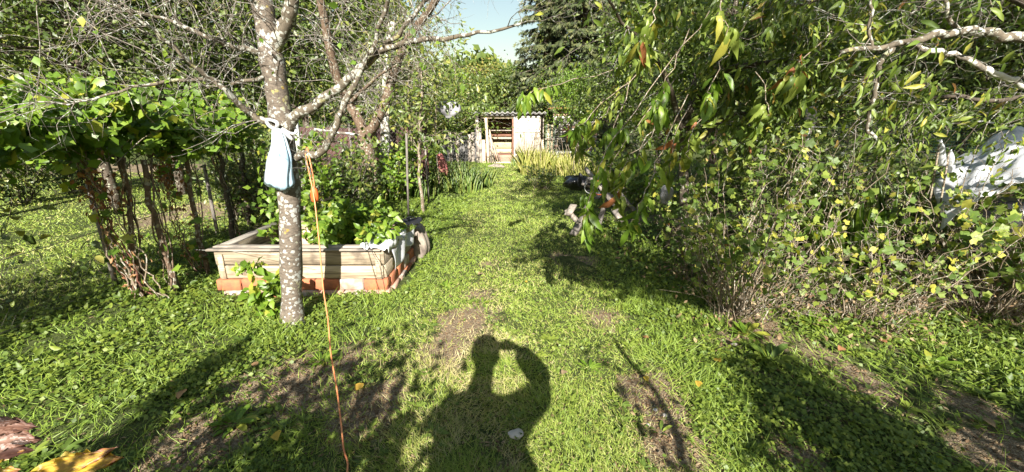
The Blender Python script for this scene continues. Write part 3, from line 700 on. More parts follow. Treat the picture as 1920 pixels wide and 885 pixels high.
# ================================================================== RAISED BED
BX0, BX1, BY0, BY1 = -2.86, -1.24, 3.66, 4.68
bed = thing('raised_bed', 'rectangular raised bed of weathered pale planks standing on orange bricks', 'raised bed', ((BX0+BX1)/2, (BY0+BY1)/2, 0))
def plank(name, c, d, mat, **kw): return MB().box(c, d).build(name, mat, bed, bevel=.004, **kw)
xc = (BX0+BX1)/2; yc = (BY0+BY1)/2; LX = BX1-BX0
# brick footing: on edge, mixed orange and lime-washed
def brickrow(a, b_, n, z, h, mats, seed, th=.11):
    rng = np.random.RandomState(seed); a = np.array(a, float); b_ = np.array(b_, float); d = (b_-a)/n
    for i in range(n):
        c = a+d*(i+.5); l = np.linalg.norm(d)
        rot = Matrix.Rotation(math.atan2(d[1], d[0])+rng.uniform(-.03, .03), 3, 'Z') @ Matrix.Rotation(rng.uniform(-.02, .02), 3, 'Y')
        m_ = MB(); m_.box((c[0], c[1]+rng.uniform(-.008, .008), z+rng.uniform(-.005, .004)), (l-.008-.01*rng.rand(), th, h), rot, .003, rng)
        m_.build('brick', mats[i % len(mats)], bed, bevel=.008)
O, Pq, Dd = 'brick_orange', 'brick_pale', 'brick_dusty'
brickrow((BX0-.02, BY0+.02), (BX1+.03, BY0+.02), 7, .085, .11, [O, O, O, O, O, Dd, O], 1)
brickrow((BX0+.05, BY0-.01), (BX1+.06, BY0-.01), 7, -.005, .07, [Dd, Pq, O, Dd, Pq, Dd, Pq], 2)
brickrow((BX1-.02, BY0+.08), (BX1-.02, BY1+.02), 4, .085, .11, [O, O, Dd, O], 3)
brickrow((BX1+.01, BY0+.05), (BX1+.01, BY1+.02), 4, -.005, .07, [Pq, Dd, O, Pq], 4)
brickrow((BX0+.03, BY0+.08), (BX0+.03, BY1), 4, .085, .11, [O, Dd, O, O], 5)
brickrow((BX0, BY1-.03), (BX1, BY1-.03), 7, .085, .11, [O, O, Dd], 6)
plank('plank', (xc, BY0, .209), (LX-.03, .028, .130), 'plank_pale'); plank('plank', (xc+.002, BY0+.004, .354), (LX+.01, .028, .136), 'plank_pale')
plank('plank', (BX1-.002, yc, .212), (.028, BY1-BY0-.03, .138), 'plank_side'); plank('plank', (BX1-.006, yc, .356), (.028, BY1-BY0-.03, .140), 'plank_side')
plank('plank', (BX0+.002, yc, .212), (.028, BY1-BY0-.03, .138), 'plank_side'); plank('plank', (BX0+.006, yc, .356), (.028, BY1-BY0-.03, .140), 'plank_side')
plank('plank', (xc, BY1, .212), (LX, .028, .138), 'plank_pale'); plank('plank', (xc, BY1+.003, .356), (LX, .028, .138), 'plank_pale')
plank('corner_post', (BX0+.06, BY0-.022, .27), (.05, .018, .25), 'plank_pale'); plank('corner_post', (BX1-.05, BY0-.022, .27), (.05, .018, .25), 'plank_pale')
plank('corner_post', (BX0+.05, BY0+.06, .27), (.06, .06, .30), 'plank_grey'); plank('corner_post', (BX1-.05, BY0+.06, .27), (.06, .06, .30), 'plank_grey')
plank('cap_board', (xc-.03, BY0-.015, .441), (LX+.04, .070, .018), 'plank_grey'); plank('cap_board', (xc-.05, BY0+.075, .444), (LX-.02, .080, .020), 'plank_grey')
plank('cap_board', (BX0+.02, yc+.07, .443), (.10, BY1-BY0-.10, .020), 'plank_grey_side'); plank('cap_board', (BX1-.02, yc+.07, .443), (.10, BY1-BY0-.10, .020), 'plank_grey_side')
plank('cap_board', (xc, BY1+.02, .452), (LX-.14, .10, .022), 'plank_pale'); plank('cap_board', (xc, BY1-.045, .40), (LX-.14, .02, .05), 'board_brown')
MB().box((xc, BY0+.03, .28), (LX-.1, .02, .28)).build('lining', 'soil', bed)
MB().box((xc, yc, .12), (LX-.06, BY1-BY0-.06, .2)).build('bed_soil', 'soil', bed)
# trough standing inside at the back
tr_ = thing('planter_trough', 'pale clay coloured planter standing inside the raised bed by the back boards', 'planter', (-2.27, 4.40, .22))
q = Matrix.Identity(3)
mb = MB(); c = np.array([-2.27, 4.38, 0]); 
for (a0, a1, z0, z1) in ((.20, .24, .22, .43), (.25, .25, .43, .465)):
    V = []; 
    for z_, s_ in ((z0, a0), (z1, a1)):
        for sx, sy in ((-1, -1), (1, -1), (1, 1), (-1, 1)): V.append((c[0]+sx*s_, c[1]+sy*s_*.5, z_))
    mb.add(V, [(0, 1, 5, 4), (1, 2, 6, 5), (2, 3, 7, 6), (3, 0, 4, 7), (0, 3, 2, 1), (4, 5, 6, 7)])
mb.build('pot', 'terracotta', tr_, bevel=.006)

def drape(name, f, nu, nv, mat, label, cat, parent=None, thick=.003, smooth=True):
    V = np.array([f(i/(nu-1), j/(nv-1)) for j in range(nv) for i in range(nu)])
    Fc = [(j*nu+i, j*nu+i+1, (j+1)*nu+i+1, (j+1)*nu+i) for j in range(nv-1) for i in range(nu-1)]
    mb = MB(); mb.add(V, Fc); o = mb.build(name, mat, parent, smooth)
    s_ = o.modifiers.new('thickness', 'SOLIDIFY'); s_.thickness = thick
    if cat: tag(o, label, cat)
    return o
def fz(u, v, o=0, a=1): return a*(vnoise(u*6, v*6, 1, o)-.5)+.5*a*(vnoise(u*15, v*15, 1, o+1)-.5)
def cl(u, v):      # cloth lying over the right cap and front corner
    x_ = BX1-.20+.30*u; y_ = BY0-.07+.66*v
    z_ = .474+.05*max(0, fz(u, v, 3, 1)+.3)
    if x_ > BX1+.08: z_ -= (x_-(BX1+.08))*2.5; x_ = BX1+.08+(x_-(BX1+.08))*.2
    if y_ < BY0-.06: z_ -= .02
    return (x_+.03*fz(u, v, 8), y_+.04*fz(u, v, 9), z_)
drape('white_cloth', cl, 30, 46, 'cloth_white', 'crumpled white cloth lying over the right corner of the raised bed', 'cloth')
def pf(u, v):
    y_ = BY0+.02+.85*v; z_ = .435-.20*u*(1.1-.5*v)-.03*math.sin(v*9)
    return (BX1+.075+.02*math.sin(v*14+u*3)+.02*u, y_, z_)
drape('plastic_film', pf, 10, 30, 'film', 'clear plastic film hanging down the right side of the raised bed', 'film')
bt = thing('black_tray', 'crumpled black plastic pots and tray on the far right corner of the raised bed', 'tray', (BX1, 4.55, .46))
def bf(u, v): return (BX1-.17+.34*u, 4.42+.26*v, .465+.045*abs(fz(u, v, 12, 2))+.01)
drape('tray', bf, 16, 14, 'black_plastic', None, None, bt)
mb = MB()
for cx, cy in ((BX1-.08, 4.5), (BX1+.05, 4.6)): a = np.linspace(0, 2*PI, 13); mb.tube(np.stack([cx+.05*np.cos(a), cy+.05*np.sin(a), np.full(13, .53)], 1), .008, 5)
mb.build('pot_rim', 'black_plastic', bt, True)
rock('boulder', (BX1+.08, 4.82, .13), (.09, .15, .24), 'stone', 21, 'rough pale boulder at the back right corner of the raised bed', 'stone', .3, 4)

def bush(name, label, cat, base, n_st, H, spread, leafL, per, mat, tid, tpl, stem, seed, nparts=0, group=None, wr=1.0, hang=.35, jit=.02, lo=.3, r=.006, kids=3, twL=.16, lean=(0, 0)):
    """stems from one foot, side shoots, leaves along the shoots"""
    rng = np.random.RandomState(seed); base = np.asarray(base, float); root = thing(name, label, cat, base, group)
    mb = MB(); tips = []
    for i in range(n_st):
        a = rng.uniform(0, 2*PI); s_ = spread*rng.uniform(.15, 1)**.7; h = H*rng.uniform(.45, 1.12)
        f = np.array([math.cos(a)*s_, math.sin(a)*s_, 0])+np.array([lean[0], lean[1], 0])*rng.uniform(.3, 1)
        b0 = base+np.array([math.cos(a+rng.normal(0, .8)), math.sin(a+rng.normal(0, .8)), 0])*rng.uniform(0, .22)*min(1, spread*2); b0[2] = base[2]
        q = limb(mb, [b0-np.array([0, 0, .03]), b0+f*.30+np.array([0, 0, h*.35]), b0+f*.7+np.array([0, 0, h*.72]), b0+f+np.array([0, 0, h])], r*rng.uniform(.6, 1.4), r*.35, 5, min(.016, .03*H), rng)
        tips.append(q[int(len(q)*lo):]); 
        twigs(mb, q, kids, twL, r*.45, rng, 0, .3, 3, tips, lo)
    mb.build('stems', stem, root, True, kind='stuff')
    P, D, Nn = leaf_along(tips, per, rng, jit, hang)
    if len(P):
        Ls = leafL*rng.uniform(.6, 1.25, len(P))
        if nparts: split_leaves(root, P, D, Nn, Ls, mat, tid, tpl, rng, min(nparts, len(P)), wr)
        else: leafcloud('foliage', P, D, Nn, Ls, mat, tpl, root, wr, rng=rng)
    return root
# pepper plants
for i, (x_, y_, h, lab) in enumerate([(-1.90, 4.02, .42, 'bushy pepper plant growing left in the raised bed behind the cord'), (-1.68, 4.2, .55, 'tallest pepper plant in the middle of the raised bed'), (-1.46, 4.0, .38, 'leafy pepper plant hanging over the right front of the raised bed'), (-1.75, 4.5, .58, 'pepper plant at the back of the raised bed near the black tray')]):
    bush('pepper_plant', lab, 'pepper plant', (x_, y_, .2), 11, h*1.02, .26, .095, 7.0, 'bright_leaf', 'ov', T_OV, 'green_stem', 40+i, 140, 'pepper plants in the raised bed', .85, .5, .02, .25, .006, 5, .2)
bush('pepper_plant', 'small young pepper plant at the left inside the raised bed', 'pepper plant', (-2.5, 4.05, .2), 4, .36, .10, .10, 2.2, 'bright_leaf', 'ov', T_OV, 'green_stem', 49, 40, 'pepper plants in the raised bed', .85, .4, .02, .4, .005, 3, .12)
bush('leafy_sapling', 'bright green leafy sapling growing at the left foot of the lichened tree', 'sapling', gnd(508, 600), 5, .42, .13, .085, 7, 'bright_leaf', 'ov', T_OV, 'green_stem', 51, 110, None, .95, .3, .015, .15, .004, 4, .10)

# ================================================================== LICHENED PLUM TREE on the left
rng = np.random.RandomState(3)
YT = 2.95
tb_ = gnd(548, 614)
plum = thing('plum_tree', 'bare plum tree with lichen spotted trunk standing in front of the raised bed', 'tree', tb_)
A = lambda px, py, Y=YT: at(px, py, Y)
mb = MB(); tp = [tb_-np.array([0, 0, .08]), A(547, 560, 2.97), A(545, 450), A(541, 350, 2.98), A(531, 250, 2.98), A(520, 175), A(507, 95, 2.93), A(494, 20, 2.92), A(478, -60, 2.9)]
q = smoothpath(tp); t = np.linspace(0, 1, len(q)); rr = .078-.004*t-.02*np.clip(t-.7, 0, 1)*3; rr[:4] += np.array([.05, .032, .016, .006]); rr += .004*np.sin(t*37)+.003*np.sin(t*71+1)
mb.tube(q, rr, 14); mb.build('trunk', 'plum_bark', plum, True)
tips = []; TW = MB()
def limbpart(pts, r0, r1, bark='branch_lichen', ntw=16, L=.45, r=.006, lvl=1, up=.3, k=8, kids=4, parent=plum, bias=None):
    m_ = MB(); q = limb(m_, pts, r0, r1, k, .006, rng); m_.build('branch', bark, parent, True)
    tt = MB(); twigs(tt, q, ntw, L, r, rng, lvl, up, 4, tips, .12, 1, kids, 0, bias); tt.build('twigs', 'twig_bark', parent, True, kind='stuff')
    return q
limbpart([A(508, 100, 2.93), A(535, 50, 2.9), A(547, 0, 2.85), A(556, -60, 2.8), A(575, -140, 2.7)], .052, .03, 'branch_lichen', 22, .7)
limbpart([A(533, 243), A(560, 215, 2.9), (A(600, 190, 2.85)), A(645, 155, 2.8), A(685, 120, 2.75), A(718, 94, 2.7), A(770, 78, 2.65), A(830, 70, 2.6), A(895, 64, 2.55), A(978, 44, 2.5)], .040, .006, 'branch_lichen', 26, .36, .0045, 1, .1)
limbpart([A(547, 296), A(575, 290, 2.85), A(606, 282, 2.8), A(622, 250, 2.75), A(642, 205, 2.72), A(665, 160, 2.7), A(690, 108, 2.68), A(715, 40, 2.6), A(735, -30, 2.5)], .030, .010, 'branch_lichen', 18, .4, .005)
limbpart([A(528, 238), A(497, 228, 2.9), A(465, 208, 2.85), A(430, 176, 2.75), A(398, 150, 2.7), A(350, 110, 2.6), A(290, 60, 2.5), A(220, 10, 2.4)], .028, .007, 'branch_lichen', 30, .5, .005)
limbpart([A(505, 100), A(470, 92, 2.9), A(430, 84, 2.8), A(385, 68, 2.75), A(320, 40, 2.7), A(250, 22, 2.6), A(170, -10, 2.5)], .022, .005, 'branch_lichen', 34, .55, .0045)
limbpart([A(516, 140), A(480, 148, 2.85), A(433, 158, 2.75)], .018, .009, 'branch_lichen', 5, .25, .004, 0)
limbpart([A(487, 10), A(440, -20, 2.9), A(380, -60, 2.8)], .03, .012, 'branch_lichen', 26, .8, .006, 1, -.2)
limbpart([A(490, -10), A(620, -60, 2.6), A(760, -70, 2.5), A(860, -90, 2.3)], .03, .01, 'branch_lichen', 18, .6, .005, 1, -.1)
limbpart([A(478, -50), A(330, -70, 2.4), A(180, -60, 2.2), A(60, -50, 2.0)], .026, .01, 'branch_lichen', 24, .7, .005, 1, -.1)
limbpart([A(395, 150, 2.7), A(330, 150, 2.6), A(250, 165, 2.5), A(150, 190, 2.4), A(60, 190, 2.3)], .012, .004, 'branch_lichen', 24, .4, .004, 1)
limbpart([A(719, 94, 2.7), A(775, 30, 2.6), A(812, -30, 2.55)], .016, .008, 'branch_lichen', 18, .5, .0045, 1, .1)
# a few remaining leaves
P, D, Nn = leaf_along(tips, .10, rng, .02, .5); leafcloud('sparse_leaves', P, D, Nn, rng.uniform(.03, .055, len(P)), 'bright_leaf', T_OV4, plum, 1.1, rng=rng)

# pale blue plastic bag tied to the trunk
bag = thing('plastic_bag', 'pale blue plastic bag hanging tied to the trunk of the lichened tree', 'bag', A(518, 240, 2.84))
top = A(519, 241, 2.85); bot = A(528, 353, 2.84)
n1, n2 = 44, 30; V = []
for j in range(n2):
    v = j/(n2-1); c = top*(1-v)+bot*v
    rx = .026+.078*(v**.8)*(1-.06*math.sin(v*9)); ry = .02+.05*v**.8
    if v > .9: s_ = math.sqrt(max(0, 1-((v-.9)/.1)**2))*.9+.1; rx *= s_; ry *= s_
    for i in range(n1):
        a = 2*PI*i/n1; fo = 1+(.15*math.sin(a*8+v*2)+.09*math.sin(a*15+v*5+1)+.05*math.sin(a*23-v*9))*(1-.3*v)+.04*math.sin(a*3+v*7)
        V.append((c[0]+rx*fo*math.cos(a)+.012*math.sin(v*5), c[1]+ry*fo*math.sin(a), c[2]+.018*math.sin(a*2)*v))
Fc = [(j*n1+i, j*n1+(i+1) % n1, (j+1)*n1+(i+1) % n1, (j+1)*n1+i) for j in range(n2-1) for i in range(n1)]
mb = MB(); mb.add(V, Fc); mb.build('bag_body', 'bag_blue', bag, True)
mb = MB(); mb.tube(smoothpath([top+(-.0, 0, -.01), A(505, 236, 2.84), A(500, 224, 2.9), A(520, 230, 2.82), top, A(536, 250, 2.84), A(548, 262, 2.86), A(530, 246, 2.85)]), [.012]*29, 7); mb.tube(smoothpath([A(528, 240, 2.86), A(545, 250, 2.86), A(556, 248, 2.9), A(548, 236, 3.02), A(525, 236, 3.08)]), .010, 6)
mb.build('handle_knot', 'bag_handle', bag, True)
mb = MB(); c = bot+np.array([0, 0, .02]); 
for i in range(26): a = rng.uniform(0, 2*PI); mb.box(c+np.array([.07*math.cos(a)*rng.rand(), -.035+.02*rng.rand(), rng.uniform(-.015, .03)]), (.02, .012, .015), Matrix.Rotation(a, 3, 'Y'))
# orange cord
cord = thing('extension_cord', 'orange extension cord hanging from a tree branch down to the grass in front', 'cord', A(573, 290, 2.82))
mb = MB()
pts = [A(573, 283, 2.84), A(574, 296, 2.80), A(582, 335, 2.77), A(589, 370, 2.74), A(595, 420, 2.66), A(600, 470, 2.56), A(606, 540, 2.40), A(615, 600, 2.25), A(620, 660, 2.08), A(630, 720, 1.9), A(638, 780, 1.75), A(644, 840, 1.6)]
g_ = gnd(652, 900); pts += [g_+np.array([0, 0, .03]), g_+np.array([.05, -.4, .02]), g_+np.array([.25, -1.2, .02])]
mb.tube(smoothpath(pts), .0045, 7); mb.build('cable', 'cord_orange', cord, True)
mb = MB(); mb.tube(smoothpath([A(573, 296, 2.83), A(576, 276, 2.86), A(580, 296, 2.79), A(586, 325, 2.77), A(590, 352, 2.77)]), .0048, 7); mb.build('cable_end', 'cord_orange', cord, True)
pc0, pc1 = A(588, 345, 2.78), A(591, 378, 2.77)
mb = MB(); pp = np.linspace(0, 1, 7)[:, None]; mb.tube(pc0*(1-pp)+pc1*pp, [.008, .012, .022, .026, .027, .026, .022], 12); mb.build('plug', 'plug_orange', cord, True)
# thin black strip standing in for the cord's shadow on the bed planks
mb = MB().tube(smoothpath([A(688, 455, 3.6), A(696, 470, 3.55), A(712, 500, 3.5), A(722, 545, 3.45)]), .003, 5); o = mb.build('cord_shadow_strip', 'black_plastic', None, True); tag(o, 'thin dark strip standing in for the cord shadow on the front planks of the raised bed', 'cable')
mb = MB().tube(smoothpath([A(365, 468, 4.0), A(400, 470, 3.85), A(440, 472, 3.6), A(520, 478, 3.05)]), .002, 4); o = mb.build('binding_string', 'wire_white', None, True); tag(o, 'pale string tied from a trellis post to the lichened trunk', 'string')

# ================================================================== TRELLIS of vines at left
posts = [((262, 556), (228, 292), 3.45, .028, 'leaning thin post with red brown withered bindings, first of the left vine row'), ((326, 536), (268, 300), 3.62, .034, 'dark leaning post just behind the first post of the left vine row'), ((392, 512), (352, 292), 4.2, .034, 'second leaning brown post of the left vine row, left of the raised bed'),
         ((436, 452), (408, 285), 5.3, .045, 'dark post behind the left end of the raised bed'), ((468, 420), (450, 280), 6.2, .05, 'thin dark post deep in the shade of the left vine row')]
for i, (pb, pt, Y, r, lab) in enumerate(posts):
    b_ = at(pb[0], pb[1], Y); b_[2] = -.05; t_ = at(pt[0], pt[1], Y)
    m_ = MB(); limb(m_, [b_, b_*.6+t_*.4+rng.normal(0, .015, 3), b_*.3+t_*.7+rng.normal(0, .02, 3), t_], r*.8, r*.6, 8, .011, rng)
    for h_ in range(5 if i < 2 else 2):
        u_ = np.linspace(0, 1, 12); a_ = u_*rng.uniform(2, 7)+rng.uniform(0, 6); q_ = b_+(t_-b_)*u_[:, None]+np.stack([np.cos(a_)*r*1.5, np.sin(a_)*r*1.5, u_*0], 1)+rng.normal(0, .008, (12, 3)); m_.tube(q_, rng.uniform(.004, .009), 4)
    o = m_.build('trellis_post', 'brown_bark' if i < 3 else 'dark_bark', None, True); tag(o, lab, 'post', 'posts of the left vine row')
wl = thing('trellis_wires', 'slack rusty wires strung along the posts of the left vine row', 'wires', (-3.6, 4, 1))
for z_ in (1.35, 1.55, .75):
    m_ = MB().tube(smoothpath([(-3.2, 1.6, z_), (-3.55, 3.3, z_-.04), (-3.6, 4.3, z_-.02), (-4.0, 6.5, z_)]), .003, 4); m_.build('wire', 'wire', wl, True)
vines = [((-3.50, 3.45), (-3.35, 2.6), 'vine with pale leaves and red brown dry stems around the first left post', 300), ((-3.55, 4.2), (-3.5, 3.7), 'leafy vine climbing over the second left post beside the raised bed', 300), ((-3.85, 5.4), (-3.6, 5.0), 'vine behind the left corner of the raised bed with its leaves in one low roof', 200), ((-3.3, 2.1), (-3.2, 1.8), 'leafy vine at the far left edge hanging over the shaded grass', 260)]
for i, (b2, top2, lab, npart) in enumerate(vines):
    r2 = np.random.RandomState(60+i); root = thing('climbing_vine', lab, 'vine', (b2[0], b2[1], 0), 'vines on the left trellis')
    mb = MB(); tips2 = []; red = MB()
    for s_ in range((12, 6, 2, 2)[i]):
        a = r2.uniform(0, 6.28); o_ = np.array([math.cos(a), math.sin(a), 0])*r2.uniform(.01, .055)
        if i in (0, 1) and s_ > 5: o_[0] += r2.uniform(0, .28)
        base_ = np.array([b2[0]+.05, b2[1], -.02])+o_*1.5; pts_ = [base_]
        for h in np.linspace(.2, 1.38, 6):
            pts_.append(np.array([b2[0]-.02*h, b2[1]-.12*h, h])+o_*(1.2-.5*h)+r2.normal(0, .025, 3))
        tgt = mb if s_ % 3 else red
        limb(tgt, pts_, r2.uniform(.004, .009), .003, 5, .012, r2)
    for s_ in range(26):
        p0 = np.array([b2[0], b2[1]-.1, 1.3])+r2.normal(0, .1, 3)
        ex = np.array([r2.uniform(-.85, .5), r2.uniform(-.9, .9), r2.uniform(.08, .48)])
        if i == 3: ex = np.array([r2.uniform(-1.4, .05), r2.uniform(-.4, 1.0), r2.uniform(.05, .45)])
        q = smoothpath([p0, p0+ex*.5+np.array([0, 0, .12]), p0+ex]); mb.tube(q, np.linspace(.005, .0018, len(q)), 4, False); tips2.append(q)
        twigs(mb, q, 6, .28, .0025, r2, 0, .25, 3, tips2, .2)
    mb.build('stems', 'stem', root, True, kind='stuff'); red.build('dry_stems', 'red_stem', root, True, kind='stuff')
    P, D, Nn = leaf_along(tips2, 12, r2, .03, .3); Nn[:, 1] -= .3
    kp = P[:, 2] > 1.22+.25*r2.rand(len(P))**2; P, D, Nn = P[kp], D[kp], Nn[kp]
    split_leaves(root, P, D, Nn, r2.uniform(.045, .095, len(P)), 'bright_leaf', 'heart', T_HEART, r2, npart, 1.0)
    if i < 2:   # dead leaves and a few green ones down the stems
        m_ = 230; h = np.clip(np.where(r2.rand(230) < .5, r2.normal(1.02, .14, 230), r2.uniform(.05, 1.35, 230)), .05, 1.35); P = np.stack([b2[0]+r2.normal(0, .07, m_)+.05, b2[1]-.1*h+r2.normal(0, .07, m_), h], 1)
        sel = np.abs(h-1.0) < .22
        leafcloud('dry_leaves', P, r2.normal(0, 1, (m_, 3))-(0, 0, .8), r2.normal(0, .6, (m_, 3))+(0, -1, .2), r2.uniform(.025, .065, m_), 'dry_leaf', T_OV4, root, .9, np.where(sel, .2+.3*r2.rand(m_), .4+.6*r2.rand(m_)), r2)
        m_ = 26; h = r2.uniform(.1, 1.2, m_); P = np.stack([b2[0]+r2.normal(0, .10, m_)+.08, b2[1]-.15*h+r2.normal(0, .08, m_), h], 1)
        leafparts(root, P, r2.normal(0, 1, (m_, 3))-(0, 0, .5), r2.normal(0, .4, (m_, 3))+(0, -1, .5), r2.uniform(.06, .10, m_), 'bright_leaf', 'heart', T_HEART, r2)
def chainlink(name, label, a, b_, z0, z1, cell, r, nposts, seed):
    """woven wire diamonds between posts"""
    root = thing(name, label, 'fence', (a[0], a[1], 0)); a = np.array(a, float); b_ = np.array(b_, float); L = np.linalg.norm(b_-a); d = (b_-a)/L
    H = z1-z0; mb = MB(); n = int((L+H)/cell)
    for i in range(n):
        for sgn in (1, -1):
            s0 = i*cell-(H if sgn > 0 else 0); 
            p = [(s0, z0), (s0+H, z1)] if sgn > 0 else [(s0, z1), (s0+H, z0)]
            (sa, za), (sb_, zb) = p
            if sa < 0: za += (0-sa)*(zb-za)/(sb_-sa); sa = 0
            if sb_ > L: zb -= (sb_-L)*(zb-za)/(sb_-sa); sb_ = L
            if sb_-sa < .02: continue
            pa = a+d*sa; pb = a+d*sb_; m_ = 5; tt = np.linspace(0, 1, m_)
            ss = sa+(sb_-sa)*tt
            mb.tube(np.stack([a[0]+d[0]*ss, a[1]+d[1]*ss+.02*np.sin(ss*3), za+(zb-za)*tt+.015*np.sin(ss*5+seed)], 1), r, 3, False)
    mb.build('wire_mesh', 'wire', root, False, kind='stuff')
    for i in range(nposts):
        p = a+(b_-a)*i/(nposts-1); MB().tube([(p[0], p[1]+.03, -.1), (p[0]+.01, p[1]+.03, z1+.05)], .022, 8).build('fence_post', 'post_grey', root, True)
    for z_ in (z0+.02, z1): MB().tube(np.stack([np.linspace(a[0], b_[0], 8), np.linspace(a[1], b_[1], 8), np.full(8, z_)+rng.normal(0, .008, 8)], 1), .003, 4).build('straining_wire', 'wire', root, True)
chainlink('chain_link_fence', 'sagging rusty chain link fence along the left meadow edge', (-3.75, 1.9), (-4.3, 5.6), .05, 1.0, .10, .0010, 3, 1)
chainlink('chain_link_fence', 'chain link fence before the dark rusty boards behind the raised bed', (-4.7, 8.3), (-2.3, 9.4), .1, 1.55, .085, .0035, 3, 2)
rw = thing('rusty_shed_wall', 'dark red brown board wall behind the chain link fence', 'wall', (-3.6, 9.6, 0))
xx = -5.3
while xx < -2.2: MB().box((xx+.11, 9.75+.0*xx, .75), (.21, .03, 1.5+rng.uniform(-.04, .04))).build('board', 'rust', rw, bevel=.004); xx += .22

# second fruit tree, V forked, and its neighbours
def vtree():
    base = np.array([*at(692, 335, 8.0)[:2], 0]); root = thing('forked_fruit_tree', 'leaning brown fruit tree forking into a wide V left of the lawn', 'tree', base)
    global plum_dummy
    B = lambda px, py, Y=8.0: at(px, py, Y)
    MB_ = MB(); limb(MB_, [base-(0, 0, .1), B(693, 320), B(686, 270), B(683, 245)], .155, .12, 10, .006, rng); MB_.build('trunk', 'brown_bark', root, True)
    limbpart([B(683, 250), B(668, 215), B(652, 190), B(632, 145, 7.8), B(618, 90, 7.6), B(605, 20, 7.4), B(590, -50, 7.2)], .105, .06, 'brown_bark', 34, 1.3, .014, 1, .2, parent=root)
    limbpart([B(685, 252), B(702, 235, 7.9), B(722, 190, 7.8), B(738, 140, 7.7), B(756, 90, 7.5), B(785, 45, 7.4), B(815, 5, 7.2), B(850, -60, 7)], .10, .05, 'brown_bark', 44, 1.25, .013, 1, .2, parent=root)
    limbpart([B(655, 195), B(700, 150, 7.6), B(745, 120, 7.2)], .04, .01, 'brown_bark', 14, .8, .010, 1, .2, parent=root)
    return root
vtree()
mb = MB(); b_ = at(700, 345, 9.2); b_[2] = 0
pt = thing('pale_barked_tree', 'slim tree with white patched bark right of the forked fruit tree', 'tree', b_)
limb(mb, [b_-(0, 0, .1), at(718, 320, 9.2), at(722, 260, 9.2), at(722, 215, 9.2), at(726, 120, 9.2), at(735, 40, 9.2)], .13, .07, 9, .008, rng); mb.build('trunk', 'pale_bark', pt, True)
mb = MB(); tq_ = []; twigs(mb, smoothpath([at(722, 260, 9.2), at(724, 150, 9.2), at(735, 40, 9.2)]), 16, 1.4, .02, rng, 1, .3, 4, tq_, .2); mb.build('twigs', 'twig_bark', pt, True, kind='stuff')
P, D, Nn = leaf_along(tq_, 5, rng, .06, .3); leafcloud('leaves', P, D, Nn, rng.uniform(.05, .09, len(P)), 'hedge_leaf', T_OV4, pt, rng=rng)
mb = MB().tube(smoothpath([at(590, 243, 6.4), at(620, 247, 6.4), at(672, 253, 6.6)]), .022, 7); o = mb.build('white_pole', 'pale_bark', None, True); tag(o, 'pale horizontal pole fixed behind the raised bed toward the forked tree', 'pole')
mb = MB().box(at(552, 262, 4.9), (.13, .05, .55)); 
mb.build('x', 'white_paint'); bpy.data.objects['x'].name = 'upright_board'; o = bpy.data.objects['upright_board']; tag(o, 'short upright whitish board just behind the lichened trunk', 'board')
mb = MB().tube([(at(552, 262, 4.93)[0], 4.95, -.1), (at(552, 262, 4.93)[0], 4.95, at(552, 230, 4.9)[2])], .035, 8); o = mb.build('board_stake', 'post_grey', None, True); tag(o, 'grey stake carrying the whitish board behind the lichened trunk', 'stake')
# young trees with stakes beside the lawn
SAP = [((794, 382), (786, 262), 7.3, .035, 'young tree with slender leaves left of the lawn, nearest of the saplings'), ((772, 352), (765, 180), 9, .02, 'thin sapling with bare lower stem left of the nearest one'), ((824, 330), (816, 250), 10.5, .025, 'sapling near the pink cloth'), ((864, 318), (852, 230), 13.5, .03, 'young leafy tree in front of the dark fence')]
for i, (pb, pt_, Y, r, lab) in enumerate(SAP):
    b_ = at(pb[0], pb[1], Y); b_[2] = 0; t_ = at(pt_[0], pt_[1], Y); root = thing('young_tree', lab, 'tree', b_, 'young trees left of the lawn')
    mb = MB(); q = limb(mb, [b_-(0, 0, .05), b_*.5+t_*.5+rng.normal(0, .03, 3), t_, t_+np.array([.1, .1, 1.3])], r, r*.3, 7, .01, rng); mb.build('trunk', 'stem', root, True)
    mb = MB(); tt = []; twigs(mb, q[6:], (24, 10, 18, 12)[i], .9+.05*Y, .009, rng, 1, .5, 4, tt, .1, .8); mb.build('twigs', 'stem', root, True, kind='stuff')
    P, D, Nn = leaf_along(tt, 8, rng, .05, .6); leafcloud('crown', P, D, Nn, rng.uniform(.08, .13, len(P)), 'bright_leaf' if i == 3 else 'hedge_leaf', T_LANCE_S, root, 1.5, np.clip(rng.rand(len(P))*.7+.3, 0, 1), rng)
for i, (pb, pt_, Y) in enumerate([((765, 392), (762, 250), 7.0), ((803, 362), (796, 255), 8.0), ((848, 330), (842, 255), 11), ((736, 345), (733, 262), 9)]):
    b_ = at(pb[0], pb[1], Y); b_[2] = -.05; t_ = at(pt_[0], pt_[1], Y)
    o = MB().tube([b_, (b_+t_)/2+rng.normal(0, .01, 3), t_], .02, 6).build('garden_stake', 'post_grey', None, True); tag(o, ['grey stake left of the nearest sapling', 'pale stake just right of the nearest sapling', 'stake in front of the dark fence', 'short stake right of the white barked tree'][i], 'stake', 'stakes beside the lawn')
